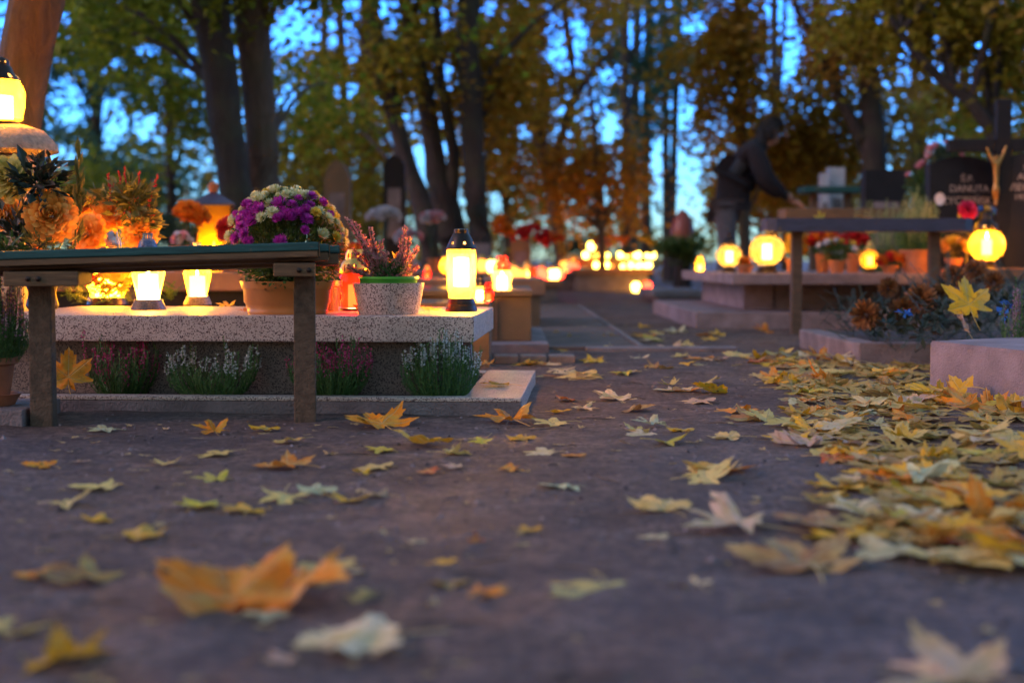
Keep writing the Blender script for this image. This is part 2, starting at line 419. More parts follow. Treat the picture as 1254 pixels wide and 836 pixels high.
# ------------------------------------------------------------------ the ground, path
def ground():
    xs = [-400, -150, -60, -30, -18, -11, -7, -5]; a = -4.0
    while a <= 4.0: xs.append(a); a += .04
    xs += [5, 7, 11, 18, 30, 60, 150, 400]
    ys = [-60, -20, -8, -3, -1]; a = 0.0; s_ = .05
    while a < 16: ys.append(a); s_ = .022+a*.010; a += s_
    ys += [17, 19, 22, 26, 31, 38, 48, 65, 100, 180, 400, 900]
    vs = []
    for y in ys:
        for x in xs:
            z = noise.noise(Vector((x*.9, y*.9, 0)))*.008+noise.noise(Vector((x*4, y*4, 3)))*.0045+noise.noise(Vector((x*10, y*10, 5)))*.006*min(1, 6/max(1, y))
            vs.append((x, y, z))
    nx = len(xs); fs = [(j*nx+i, j*nx+i+1, (j+1)*nx+i+1, (j+1)*nx+i) for j in range(len(ys)-1) for i in range(nx-1)]
    m = MB(); m.add(vs, fs)
    tag(m.build('ground', M['soil'], smooth=True, sharp=180), kind='structure')
ground()
m = MB(); m.box(.10, .565, 6.42, 12.5, -.02, .016)
tag(m.build('path', M['pave']), kind='structure')
m = MB(); m.box(.57, .60, 6.42, 12.5, -.02, .024, b=.006)
tag(m.build('path_edging', M['concrete_dark']), kind='structure')
m = MB(); m.box(.33, 1.0, 6.28, 6.40, -.02, .022, b=.006)
tag(m.build('path_kerb', M['concrete_dark']), kind='structure')
# small stones, twigs and crumbs of leaf lying in the soil
m = MB()
for _ in range(4200):
    y = 1.1+U(0, 1)**1.4*7; x = U(-.45, .45)*y*1.05
    r = U(.0015, .0060)*(1.8 if U(0, 1) < .06 else 1)
    c = Vector((x, y, r*.3)); a = U(0, PI); e = U(.5, 1)
    vs = [c+Vector((math.cos(a+q*PI/2)*r*(1 if q % 2 else e), math.sin(a+q*PI/2)*r*(1 if q % 2 else e), U(-.3, .2)*r)) for q in range(4)]
    vs += [c+Vector((0, 0, r*U(.5, .9))), c-Vector((0, 0, r))]
    m.mi = random.choice((0, 0, 0, 1, 2))
    m.add(vs, [(0, 1, 4), (1, 2, 4), (2, 3, 4), (3, 0, 4)])
tag(m.build('gravel', [M['concrete_dark'], M['bed'], M['concrete']], smooth=False), 'small stones and crumbs strewn over the bare soil', 'gravel', kind='stuff')

m = MB()
for _ in range(170):
    y = 1.3+U(0, 1)**1.3*6; x = U(-.4, .4)*y; a = U(0, PI); L_ = U(.02, .11); d = Vector((math.cos(a), math.sin(a), 0)); n_ = Vector((-d.y, d.x, 0))
    if y > 3.5 and x < .05: continue
    p = Vector((x, y, .006)); m.tube([p, p+d*L_*.5+n_*U(-.01, .01)+Vector((0, 0, U(0, .006))), p+d*L_+n_*U(-.015, .015)], [.0012, .0014, .0008], 4)
tag(m.build('twigs', M['wood_dark']), 'thin broken twigs and leaf stalks strewn over the soil', 'twigs', kind='stuff')

# ------------------------------------------------------------------ plants and flower builders
def stems_curve(p0, p1, bend, n=6):
    pts = []
    for i in range(n+1):
        t = i/n; p = Vector(p0).lerp(Vector(p1), t)+Vector(bend)*math.sin(t*PI)
        pts.append(p)
    return pts
def heather(label, base, height, spread, nst, bell, group=None, lean=(0, 0), bloom=.5, dens=1.0, name='heather_plant', seed=0):
    rnd = random.Random(seed+nst); u = rnd.uniform
    t = thing(name, label, 'heather', base, 0, group)
    g = MB(); b = MB()
    for k in range(nst):
        a = u(0, 2*PI); rr = math.sqrt(u(0, 1)); h = height*u(.48, 1.1)*(1-.15*rr)*(1+.25*math.sin(a*2+seed))/1.08
        p0 = Vector((math.cos(a)*rr*spread*.55, math.sin(a)*rr*spread*.55, 0))
        p1 = Vector((math.cos(a)*rr*spread*.92+lean[0], math.sin(a)*rr*spread*.92+lean[1], h))
        pts = stems_curve(p0, p1, (math.cos(a)*.012, math.sin(a)*.012, 0), 7)
        g.tube(pts, [.0011]*8, 3)
        L = (p1-p0).length; ns = int(L*190*dens)+4
        for q in range(ns):
            tt = q/ns; i = min(int(tt*7), 6); p = pts[i].lerp(pts[i+1], tt*7-i); ax = (pts[i+1]-pts[i]).normalized()
            d = Vector((u(-1, 1), u(-1, 1), u(-.1, .6))); d = (d-ax*d.dot(ax)*.4).normalized()
            if tt > 1-bloom*u(.45, 1.1) and h > height*.62 and k % 4:
                s_ = u(.0035, .0060)
                for w_ in range(2):
                    e = Vector((u(-1, 1), u(-1, 1), u(-1, 1))).normalized()
                    b.leafq(p+d*s_*.5, s_*1.5, s_*1.1, (d+e*.8), e, .5)
            else:
                g.leafq(p, u(.008, .016), .0030, d+ax*1.0, (u(-1, 1), u(-1, 1), .3), .1)
    g.build('greens', M['heath_green'], t); b.build('blossoms', bell, t)
    return t
def petal_head(r, layers=4, n=14, seed=0, cup=.4, W=.35):
    """a many-petalled flower head, facing +z, as mesh-builder"""
    rnd = random.Random(seed); m = MB()
    for l in range(layers):
        f = (l+1)/layers; cnt = int(n*(.45+.55*f)); el = (1-f)*1.25+.05+cup*.2
        for k in range(cnt):
            a = 2*PI*(k+rnd.uniform(-.25, .25))/cnt+l*.7; e = el+rnd.uniform(-.15, .15)
            d = Vector((math.cos(a)*math.cos(e), math.sin(a)*math.cos(e), math.sin(e)))
            nn = Vector((-math.cos(a)*math.sin(e), -math.sin(a)*math.sin(e), math.cos(e)))
            L = r*(.62+.38*f)*rnd.uniform(.88, 1.08); p = Vector((0, 0, -r*.15*f))+d*r*.08
            sd = d.cross(nn).normalized(); w2 = W*r*.5
            vs = [p+d*L*.1-sd*w2*.5, p+d*L*.1+sd*w2*.5, p+d*L*.6+sd*w2-nn*r*.03, p+d*L*.6-sd*w2-nn*r*.03, p+d*L+nn*r*(cup*.35)]
            m.add(vs, [(0, 1, 2, 3), (3, 2, 4)])
    return m
def ball_head(r, seed=0, n=90, W=.28):
    """dense ball of curved petals (dahlia, pompon)"""
    rnd = random.Random(seed); m = MB(); ga = PI*(3-math.sqrt(5))
    for k in range(n):
        f = (k+.5)/n; z = 1-f*1.55; rad = math.sqrt(max(0, 1-z*z)) if abs(z) < 1 else 0; a = ga*k
        d = Vector((math.cos(a)*rad, math.sin(a)*rad, z)).normalized()
        d = (d+Vector((rnd.uniform(-.12, .12), rnd.uniform(-.12, .12), .10))).normalized()
        up = Vector((0, 0, 1)); sd = d.cross(up)
        if sd.length < .05: sd = Vector((1, 0, 0))
        sd.normalize(); nn = sd.cross(d); L = r*(.62+.42*math.sqrt(f))*rnd.uniform(.9, 1.05); w2 = W*r*.5*(.5+.6*math.sqrt(f))
        p = Vector((0, 0, 0))
        vs = [p+d*L*.25-sd*w2*.5, p+d*L*.25+sd*w2*.5, p+d*L*.72+sd*w2+nn*r*.05, p+d*L*.72-sd*w2+nn*r*.05, p+d*L+nn*r*.11+sd*w2*.4, p+d*L+nn*r*.11-sd*w2*.4]
        m.add(vs, [(0, 1, 2, 3), (3, 2, 4, 5)])
    return m
def place_head(parent, mesh_ob_cache, key, maker, mat, pos, direction, s=1.0, name='flower_head'):
    if key not in mesh_ob_cache:
        o = maker().build(name, mat, parent); mesh_ob_cache[key] = o.data
    else:
        o = bpy.data.objects.new(name, mesh_ob_cache[key]); C.objects.link(o); o.parent = parent
    o.location = pos; q = Vector((0, 0, 1)).rotation_difference(Vector(direction).normalized())
    o.rotation_euler = (q.to_matrix() @ Matrix.Rotation(U(0, 6), 3, 'Z')).to_euler(); o.scale = (s, s, s)
    return o
HC = {}
def leaf_mass(m, c, r, n, L, W, up=.3, rnd=random, shell=.4):
    """n pointed leaves in an ellipsoid r=(x,y,z) about c"""
    c = Vector(c)
    for _ in range(n):
        d = Vector((rnd.gauss(0, 1), rnd.gauss(0, 1), rnd.gauss(0, 1))).normalized(); k = shell+(1-shell)*rnd.uniform(0, 1)
        p = c+Vector((d.x*r[0], d.y*r[1], d.z*r[2]))*k
        m.leafq(p, L*rnd.uniform(.6, 1.2), W*rnd.uniform(.7, 1.2), d+Vector((rnd.uniform(-.7, .7), rnd.uniform(-.7, .7), up+rnd.uniform(-.5, .5))), (rnd.uniform(-1, 1), rnd.uniform(-1, 1), 1), .15)
def sprigs(m, c, r, n, L, needle=.018, up=.25, rnd=random):
    """conifer sprigs: twig with needles both sides"""
    c = Vector(c)
    for _ in range(n):
        p = c+Vector((rnd.uniform(-1, 1)*r[0], rnd.uniform(-1, 1)*r[1], rnd.uniform(-1, 1)*r[2]))
        d = Vector((rnd.uniform(-1, 1), rnd.uniform(-1, .6), rnd.uniform(-.2, .6)+up)).normalized()
        sd = d.cross(Vector((0, 0, 1))).normalized(); nn = sd.cross(d)
        l = L*rnd.uniform(.6, 1.2); k = int(l/.0045)
        m.tube([p, p+d*l*.5+Vector((0, 0, .004)), p+d*l], [.0014, .001, .0006], 3)
        for q in range(k):
            pp = p+d*l*(q/k); 
            for s_ in (-1, 1):
                m.leafq(pp, needle*rnd.uniform(.7, 1.1)*(1-.4*q/k), .0022, d*.8+sd*s_+nn*rnd.uniform(-.3, .5), nn, .1)
def pot(t, r0, r1, h, mat, name='pot', rim=.015, oval=1.0, z0=0, soil=True, n=32):
    m = MB(); mod = None
    prof = [(r0*.3, 0), (r0, 0), (r0+(r1-r0)*.75, h-rim*1.3), (r1*1.0, h-rim*1.2), (r1*1.05, h-rim*1.1), (r1*1.06, h), (r1*.97, h), (r1*.93, h-.012), (r0*.5, h*.25)]
    m.lathe(prof, n, Matrix.Diagonal((1, oval, 1, 1)), cap0=True)
    o = m.build(name, mat, t, smooth=True, loc=(0, 0, z0))
    if soil:
        s_ = MB(); s_.lathe([(.001, h-.018), (r1*.945, h-.018)], n, Matrix.Diagonal((1, oval, 1, 1)))
        s_.build('potting_soil', M['bed'], t, loc=(0, 0, z0))
    return o

# ------------------------------------------------------------------ lanterns
def ribs(k, amp): return lambda a, z: 1+amp*math.cos(k*a)
def lantern(label, loc, H, kind='tall', glass=None, group=None, candle=None, base=None, capm=None, rz=0, cheap=False, power=1.0):
    glass = glass or M['glass_y']; candle = candle or M['candle']; base = base or M['metal']; capm = capm or M['metal']
    t = thing('grave_lantern', label, 'lantern', loc, rz, group)
    g = MB(); b = MB(); c = MB(); s_ = H; n = 32
    if kind == 'tall':
        b.lathe([(.1*s_, 0), (.192*s_, 0), (.192*s_, .03*s_), (.178*s_, .05*s_), (.178*s_, .075*s_), (.168*s_, .085*s_), (.168*s_, .11*s_), (.155*s_, .135*s_), (.155*s_, .155*s_), (.05*s_, .155*s_)], n, cap0=True)
        g.lathe([(.150*s_, .157*s_), (.158*s_, .20*s_), (.170*s_, .30*s_), (.178*s_, .55*s_), (.178*s_, .68*s_), (.168*s_, .70*s_), (.176*s_, .715*s_), (.165*s_, .75*s_)], 48, mod=ribs(16, .012))
        zc, rc, hc = .30, .090, .42
        cp = [(.178, .74), (.182, .755), (.160, .80), (.150, .83), (.125, .88), (.10, .925), (.09, .935), (.088, .975), (.07, .985), (.01, .99)]
        c.lathe([(r*s_, z*s_) for r, z in cp], n, skip=lambda i, j: (j == 2 and i % 5 == 0) or (j == 6 and i % 5 < 3 and i % 5 > 0))
    elif kind == 'vase':
        b.lathe([(.1*s_, 0), (.225*s_, 0), (.225*s_, .03*s_), (.19*s_, .10*s_), (.18*s_, .135*s_), (.05*s_, .135*s_)], n, cap0=True)
        g.lathe([(.15*s_, .137*s_), (.155*s_, .2*s_), (.185*s_, .32*s_), (.215*s_, .45*s_), (.22*s_, .52*s_), (.20*s_, .58*s_)], 48, mod=ribs(12, .03))
        zc, rc, hc = .14, .125, .40
        cp = [(.205, .575), (.215, .59), (.19, .64), (.15, .70), (.13, .74), (.135, .76), (.125, .83), (.105, .89), (.075, .925), (.06, .93)]
        c.lathe([(r*s_, z*s_) for r, z in cp], n, skip=lambda i, j: j == 2 and i % 4 == 0)
        for k in range(6):
            a = k*PI/3; p = Vector((math.cos(a)*.055*s_, math.sin(a)*.055*s_, .92*s_))
            c.tube([p, p+Vector((0, 0, .07*s_))], [.010*s_]*2, 6)
        c.lathe([(.065*s_, .985*s_), (.07*s_, 1.0*s_), (.01*s_, 1.0*s_)], 16)
    elif kind == 'globe':
        b.lathe([(.1*s_, 0), (.20*s_, 0), (.20*s_, .025*s_), (.17*s_, .045*s_), (.17*s_, .075*s_), (.155*s_, .085*s_), (.155*s_, .115*s_), (.05*s_, .115*s_)], n, cap0=True)
        pr = []
        for k in range(13):
            a = -1.12+k*(2.30/12); pr.append((max(.12, .315*math.cos(a))*s_, (.41+.295*math.sin(a))*s_))
        g.lathe(pr, 40)
        zc, rc, hc = .24, .085, .34
        cp = [(.16, .66), (.185, .68), (.185, .75), (.16, .79), (.10, .83), (.085, .86), (.085, .93), (.06, .97), (.005, 1.0)]
        c.lathe([(r*s_, z*s_) for r, z in cp], n, skip=lambda i, j: (j == 1 and i % 4 < 2) or (j == 5 and i % 4 == 0))
    elif kind == 'barrel':
        b.lathe([(.1*s_, 0), (.25*s_, 0), (.25*s_, .04*s_), (.22*s_, .07*s_), (.05*s_, .07*s_)], n, cap0=True)
        g.lathe([(.22*s_, .07*s_), (.29*s_, .085*s_), (.29*s_, .11*s_), (.285*s_, .15*s_), (.30*s_, .17*s_), (.297*s_, .2*s_), (.315*s_, .23*s_), (.33*s_, .36*s_), (.335*s_, .45*s_), (.31*s_, .55*s_), (.27*s_, .62*s_), (.26*s_, .66*s_)], 40)
        zc, rc, hc = .09, .16, .42
        cp = [(.27, .65), (.26, .68), (.20, .74), (.17, .78), (.15, .84), (.12, .87), (.12, .93), (.09, .96), (.01, 1.0)]
        c.lathe([(r*s_, z*s_) for r, z in cp], n, skip=lambda i, j: (j == 1 and i % 4 == 0) or (j == 5 and i % 4 == 0))
    elif kind == 'dome':
        b.lathe([(.1*s_, 0), (.26*s_, 0), (.24*s_, .09*s_), (.05*s_, .09*s_)], n, cap0=True)
        g.lathe([(.20*s_, .09*s_), (.24*s_, .2*s_), (.30*s_, .40*s_), (.31*s_, .55*s_), (.22*s_, .66*s_)], 48, mod=ribs(20, .02))
        zc, rc, hc = .1, .15, .45
        cp = [(.235, .655), (.24, .70), (.235, .705), (.235, .745), (.215, .75), (.20, .82), (.165, .89), (.10, .945), (.04, .96)]
        c.lathe([(r*s_, z*s_) for r, z in cp], 96, mod=lambda a, z: 1+(.015*math.cos(32*a) if z > .75*s_ else 0))
        for q in (-1, 1): c.tube([(q*.06*s_, 0, .93*s_), (q*.06*s_, 0, 1.0*s_)], [.012*s_]*2, 6)
    else:  # small jar
        b.lathe([(.1*s_, 0), (.27*s_, 0), (.27*s_, .04*s_), (.05*s_, .045*s_)], n, cap0=True)
        g.lathe([(.24*s_, .05*s_), (.27*s_, .12*s_), (.24*s_, .22*s_), (.27*s_, .32*s_), (.30*s_, .42*s_), (.27*s_, .52*s_), (.25*s_, .6*s_)], 32)
        zc, rc, hc = .06, .13, .45
        cp = [(.26, .60), (.27, .63), (.25, .75), (.19, .82), (.17, .86), (.17, .93), (.13, 1.0), (.01, 1.0)]
        c.lathe([(r*s_, z*s_) for r, z in cp], n, skip=lambda i, j: (j == 1 and i % 4 == 0) or (j == 4 and i % 4 < 2))
    b.build('lantern_base', base, t, smooth=True)
    g.build('glass', glass, t, smooth=True, sharp=60)
    c.build('cap', capm, t, smooth=True)
    k = MB(); k.lathe([(rc*s_, zc*s_), (rc*s_, (zc+hc*.8)*s_), (rc*.55*s_, (zc+hc*.82)*s_), (rc*.3*s_, (zc+hc*.82)*s_)], 20, cap0=True, cap1=True)
    co = k.build('candle', candle, t, smooth=True)
    if not cheap:
        f = MB(); z = (zc+hc*.82)*s_; f.lathe([(.001, z), (.018*s_, z+.02*s_), (.022*s_, z+.045*s_), (.012*s_, z+.085*s_), (.001, z+.12*s_)], 8)
        f.build('flame', M['flame'], co, smooth=True) if candle is M['candle'] else None
    return t

# ------------------------------------------------------------------ near left: terrazzo grave
GA = R(-3.2)                                  # the grave is turned a little, its right end nearer
g1p = gnd(638, 508)                           # front right corner of its base on the ground
t = thing('grave', 'speckled terrazzo grave under the chrysanthemum pot, behind the teal bench', 'grave', (g1p.x, g1p.y, 0), GA)
# base kerb frame (local: x to the left is negative, y away)
BW, BD, BZ = 1.75, .98, .045
m = MB(); m.box(-BW, -.001, .001, .055, -.03, BZ-.012, b=.003); m.build('kerb_front', M['concrete_dark'], t)
m = MB(); m.box(-BW, 0, 0, .055, BZ-.0115, BZ, b=.003); m.box(-.16, 0, .057, BD, -.03, BZ-.002, b=.004)
m.box(-BW, -BW+.1, .057, BD, -.03, BZ-.002, b=.004); m.box(-BW+.102, -.162, BD-.1, BD, -.03, BZ-.003, b=.004)
m.build('kerb', M['terrazzo'], t)
m = MB(); m.box(-BW+.09, -.15, .05, BD-.08, -.02, BZ-.012)
m.build('bed_soil', M['bed'], t)
m = MB(); m.box(-1.50, -.205, .20, .85, -.02, .182, b=.003)
m.build('tomb_body', M['terrazzo_dark'], t)
m = MB(); m.box(-.185, -.155, .26, .33, .04, .182); m.build('corner_stone', M['concrete'], t)
m = MB(); m.box(-1.52, -.135, .13, .90, .184, .256, b=.004)
m.build('cover_slab', M['terrazzo'], t)
SL = .2565
def on_slab(px, py):                           # point on the cover slab's top seen at this spot
    return gnd(px, py, SL)
GREY_L = [0]
# pot with chrysanthemums
def chrysanthemum():
    p = on_slab(352, 384); p.z = SL; d = p.y; k = d/F
    t = thing('chrysanthemum_pot', 'large mound of magenta and cream chrysanthemums in an oval brown planter', 'potted flowers', p, R(-4))
    m = MB(); h = .093; a, b_ = 58*k, 42*k
    prof = [(.3, 0), (.84, 0), (.86, .1), (.85, .12), (.89, .32), (.92, .36), (.925, .72), (.96, .76), (.965, .80), (1.0, .97), (1.0, 1.0), (.95, 1.0), (.9, .86), (.5, .3)]
    m.lathe([(r, z*h) for r, z in prof], 48, Matrix.Diagonal((a, b_, 1, 1)), cap0=True)
    m.build('planter', M['planter'], t, smooth=True, sharp=50)
    s_ = MB(); s_.lathe([(.001, h*.85), (.94, h*.85)], 40, Matrix.Diagonal((a, b_, 1, 1))); s_.build('potting_soil', M['bed'], t)
    rx, ry = 72*k, .16; zb = .10; zc = .10; top = .33
    cz = .16; rz_ = .175
    f = MB(); rnd = random.Random(3)
    for q in range(170):                       # stems
        a_ = rnd.uniform(0, 2*PI); e = rnd.uniform(.15, 1.5)
        d_ = Vector((math.cos(a_)*math.cos(e)*rx, math.sin(a_)*math.cos(e)*ry, .04+math.sin(e)*rz_))
        f.tube(stems_curve((math.cos(a_)*.04, math.sin(a_)*.03, h*.8), Vector((0, 0, cz))+d_*.95, (0, 0, .01), 4), [.0016, .0014, .0013, .0012, .001], 4)
    leaf_mass(f, (0, 0, cz+.03), (rx*.95, ry*.95, rz_*.85), 3400, .020, .010, .3, rnd, .55)
    leaf_mass(f, (0, 0, .12), (rx*.72, ry*.8, .05), 500, .022, .012, .4, rnd, .2)
    f.build('foliage', M['green'], t)
    cnt = 0; ga = PI*(3-math.sqrt(5)); N_ = 175
    for q in range(N_):
        if cnt >= 98: break
        f_ = (q+.5)/N_; e = math.asin(min(1, .05+.95*(1-f_))); a_ = ga*q
        x, y, z = math.cos(a_)*math.cos(e), math.sin(a_)*math.cos(e), math.sin(e)
        if y > .55 and z < .75: continue
        if z < .50 and rnd.uniform(0, 1) < .62: continue
        pos = Vector((x*rx, y*ry, cz+.012+z*rz_*rnd.uniform(.97, 1.06)))
        dr = Vector((x, y-.05, z*.9+.25))
        front = -y
        magenta = (front > .18 and -.78 < x < .66 and z < .87 and rnd.uniform(0, 1) < .9) or rnd.uniform(0, 1) < .04
        if z < .4 and abs(x) < .7 and rnd.uniform(0, 1) < .7: magenta = True
        col = 'mag' if magenta else ('yel' if (x > .45 and rnd.uniform(0, 1) < .45) or rnd.uniform(0, 1) < .12 else 'cream')
        v = rnd.randrange(4)
        place_head(t, HC, 'mum_'+col+str(v), lambda: petal_head(.0235, 4+v % 3, 16+2*v, v*7+3, (.5, .2, .7, .0)[v], .30), M['mum_'+col], pos*rnd.uniform(.97, 1.03), dr+Vector((rnd.uniform(-.3, .3), rnd.uniform(-.3, .3), rnd.uniform(-.3, .3))), rnd.uniform(.58, 1.12))
        cnt += 1
    return t
chrysanthemum()
# second, red-brown pot half hidden behind the post
p = on_slab(396, 381); t = thing('flower_pot', 'small red brown plastic pot half hidden behind the chrysanthemum planter', 'pot', p)
pot(t, .045, .055, .092, M['planter_red'])
f = MB(); leaf_mass(f, (0, 0, .12), (.05, .05, .04), 180, .02, .011); f.build('foliage', M['green'], t)

# speckled bowl with pink heather
def bowl():
    p = on_slab(476, 384); k = p.y/F; r = 44*k; h = .088
    t = thing('planter_bowl', 'speckled stone bowl of tall pink heather with a green inner pot', 'planter', p, R(8))
    m = MB(); m.lathe([(.02, 0), (r*.82, 0), (r*.84, .004), (r*1.0, h), (r*.93, h), (r*.80, h*.5), (r*.5, h*.3)], 48, cap0=True)
    m.build('bowl', M['terrazzo'], t, smooth=True, sharp=50)
    m = MB(); m.lathe([(.03, h*.5), (r*.74, h*.55), (r*.80, h+.008), (r*.84, h+.012), (r*.84, h+.018), (r*.74, h+.018), (r*.72, h)], 40)
    m.build('inner_pot', M['green_plastic'], t, smooth=True)
    s_ = MB(); s_.lathe([(.001, h), (r*.75, h)], 32); s_.build('potting_soil', M['bed'], t)
    g = MB(); b = MB(); rnd = random.Random(8); u = rnd.uniform
    tips = [(-58, 262), (-47, 268), (-38, 285), (-30, 272), (-52, 300), (-20, 288), (-10, 300), (-60, 320), (6, 288), (14, 275), (20, 284), (26, 296), (-2, 310), (-35, 305), (-15, 320), (28, 318), (-44, 325), (12, 312), (-8, 330)]
    for (dx, yy) in tips:
        for w_ in range(2):
            zt = h+(340-yy)*k+u(-.01, .01)
            p0 = Vector((u(-.025, .025), u(-.025, .025), h)); p1 = Vector(((dx+8+u(-4, 4))*k, u(-.04, .05), zt))
            pts = stems_curve(p0, p1, ((.012 if dx > 0 else -.012), 0, 0), 8); g.tube(pts, [.0014]*9, 4)
            L = (p1-p0).length; ns = int(L*430)
            for q in range(ns):
                tt = q/ns; i = min(int(tt*8), 7); pp = pts[i].lerp(pts[i+1], tt*8-i); ax = (pts[i+1]-pts[i]).normalized()
                d_ = Vector((u(-1, 1), u(-1, 1), u(-.2, .6))).normalized()
                if tt > .28:
                    s1 = u(.005, .0075)*(1.15-.45*tt)*1.8
                    e = Vector((u(-1, 1), u(-1, 1), u(-1, 1))); b.leafq(pp+d_*.002, s1, s1*.7, d_+ax*.4, e, .5)
                    b.leafq(pp+d_*.001, s1, s1*.6, Vector((u(-1, 1), u(-1, 1), u(-.4, .6))), e, .5)
                else: g.leafq(pp, .012, .003, d_+ax, (0, 0, 1))
    leaf_mass(g, (0, 0, h+.035), (.055, .05, .03), 500, .014, .004, .6, rnd, .1)
    g.build('greens', M['heath_green'], t); b.build('blossoms', M['heath_pink'], t)
    o = MB(); leaf_mass(o, (-.05, .03, h+.06), (.03, .02, .035), 46, .03, .018, .4, rnd, .2)
    leaf_mass(o, (.035, .03, h+.055), (.03, .02, .025), 26, .03, .018, .4, rnd, .2)
    o.build('dry_leaves', M['yel_leaf'], t)
bowl()
# red foil lantern behind the bowl
lp = on_slab(436, 380)
lantern('crumpled red glass lantern glowing between the brown planter and the stone bowl', lp, .185, 'jar', M['glass_r'], candle=M['candle_r'], capm=M['gold'])
m = MB()
for k in range(60):
    a = U(0, 2*PI); z = U(0, .085); r = .045+.012*math.sin(z*60)
    m.leafq((math.cos(a)*r*.8, math.sin(a)*r*.8, z), .035, .03, (math.cos(a)*.4, math.sin(a)*.4, U(.1, 1)), (math.cos(a), math.sin(a), .2), .3)
lp2 = on_slab(446, 378)
tag(m.build('foil_wrap', M['foil'], loc=lp2), 'shiny red foil wrapping crumpled behind the speckled stone bowl', 'foil')
# main lantern and its neighbours on the slab
lantern('tall clear glass lantern with dark conical cap at the slab corner', on_slab(565, 381), .108*4.15*.555, 'tall', M['glass_c'], candle=M['candle_b'])
lantern('flared glass lantern with square bright candle and blue speckled cap under the bench', on_slab(182, 379), .235, 'vase', M['glass_c'], base=M['granite'], capm=M['granite_blue'])
lantern('flared yellow glass lantern left of the brown planter with grey speckled cap', on_slab(242, 373), .212, 'vase', M['glass_y'], base=M['terrazzo_dark'], capm=M['terrazzo'])
lantern('wide lantern with ribbed silver dome cap in front of orange dahlias', on_slab(132, 372.5), .275, 'dome', M['glass_y'], capm=M['goldcap'], candle=M['candle_b'])

# evergreen sprigs and yellow blooms lying on the slab, left
pp = on_slab(112, 375); t = thing('grave_bouquet', 'low bouquet of evergreen sprigs and yellow blooms lying behind the bench post', 'bouquet', pp)
f = MB(); sprigs(f, (.0, .03, .04), (.13, .07, .035), 70, .07); f.build('sprigs', M['green'], t)
for dx, dy, dz, c_ in ((.05, 0, .055, 'mum_yel'), (.075, .02, .10, 'mum_yel'), (.10, -.01, .07, 'mum_yel'), (.02, .03, .09, 'dahlia'), (.12, .03, .10, 'mum_yel'), (-.02, .0, .10, 'red_p')):
    place_head(t, HC, 'loose_'+c_, lambda: ball_head(.034, 5, 60), M[c_], (dx, dy, dz), (U(-.3, .3), -.8, .5), U(.8, 1.1))
pp = on_slab(208, 371); t = thing('evergreen_sprig', 'bright green evergreen sprig between the two flared lanterns', 'sprig', pp)
f = MB(); sprigs(f, (0, .02, .03), (.02, .03, .025), 16, .06, up=.5); f.build('needles', M['green'], t)

# flower arrangements far left
def arrangement(name, label, base, heads, leaves, seed, extra=None):
    rnd = random.Random(seed); t = thing(name, label, 'flower arrangement', base)
    m = MB(); m.lathe([(.01, 0), (.045, 0), (.05, .01), (.04, .05), (.06, .11), (.055, .115), (.035, .06)], 24, cap0=True); m.build('vase', M['dark_stone'], t, smooth=True)
    b = Vector(base)
    for (px, py, Y, r, mat, dr) in heads:
        c = at(px, py, Y)-b
        place_head(t, HC, 'dah_%s_%d' % (mat, int(r*1000)), lambda: ball_head(r, int(r*999), 120, .36), M[mat], c, dr, 1)
        g = MB(); g.tube(stems_curve((0, 0, .1), c-Vector(dr).normalized()*r*.4, (.02, 0, 0), 5), [.003]*6, 5); g.build('stem', M['stem_green'], t)
    by = {}
    for (px, py, Y, rx, rz, n, L, W, mat) in leaves:
        g = by.setdefault(mat, MB()); c = at(px, py, Y)-b; k = Y/F
        leaf_mass(g, c, (rx*k, .05, rz*k), n, L, W, .3, rnd, .1)
        for q in range(max(2, n//14)):
            g.tube(stems_curve((0, 0, .1), c+Vector((rnd.uniform(-1, 1)*rx*k, rnd.uniform(-.04, .04), rnd.uniform(-1, 1)*rz*k)), (0, 0, .02), 4), [.0018]*5, 4)
    for mat, g in by.items(): g.build('leaves', M[mat], t)
    if extra: extra(t, b, rnd)
    return t
def ex1(t, b, rnd):
    g = MB(); 
    for q in range(26):   # dried gladiolus spike
        y0 = 300-q*4.5; c = at(96+math.sin(q*.9)*3, y0, 4.25)-b
        g.leafq(c, .05, .016, (rnd.uniform(-.25, .35), rnd.uniform(-.3, .3), 1), (rnd.uniform(-1, 1), -1, 0), .3)
    g.tube([Vector((0, 0, .1)), at(92, 300, 4.25)-b, at(96, 185, 4.25)-b], [.003, .003, .002], 5)
    g.build('dried_spike', M['olive'], t)
    s_ = MB(); sprigs(s_, at(35, 315, 4.15)-b, (.10, .03, .02), 22, .09, up=.1); s_.build('sprigs', M['green'], t)
arrangement('flower_arrangement', 'arrangement of peach dahlias and dark leaves below the stone pillar cap', on_slab(52, 378),
    [(62, 264, 4.15, .082, 'dahlia', (.25, -1, .15)), (12, 218, 4.2, .075, 'dahlia_y', (-.1, -1, .4)), (8, 262, 4.25, .06, 'dahlia', (-.3, -1, 0)), (40, 318, 4.3, .05, 'dahlia', (0, -1, -.2)), (90, 240, 4.4, .04, 'olive', (.3, -1, .3))],
    [(45, 225, 4.15, 32, 26, 120, .055, .028, 'darkleaf'), (20, 290, 4.2, 30, 40, 120, .05, .022, 'darkleaf'), (60, 205, 4.2, 24, 14, 40, .04, .02, 'darkleaf'), (10, 310, 4.1, 20, 24, 60, .05, .018, 'green'), (50, 300, 4.15, 30, 20, 40, .05, .018, 'olive')], 5, ex1)
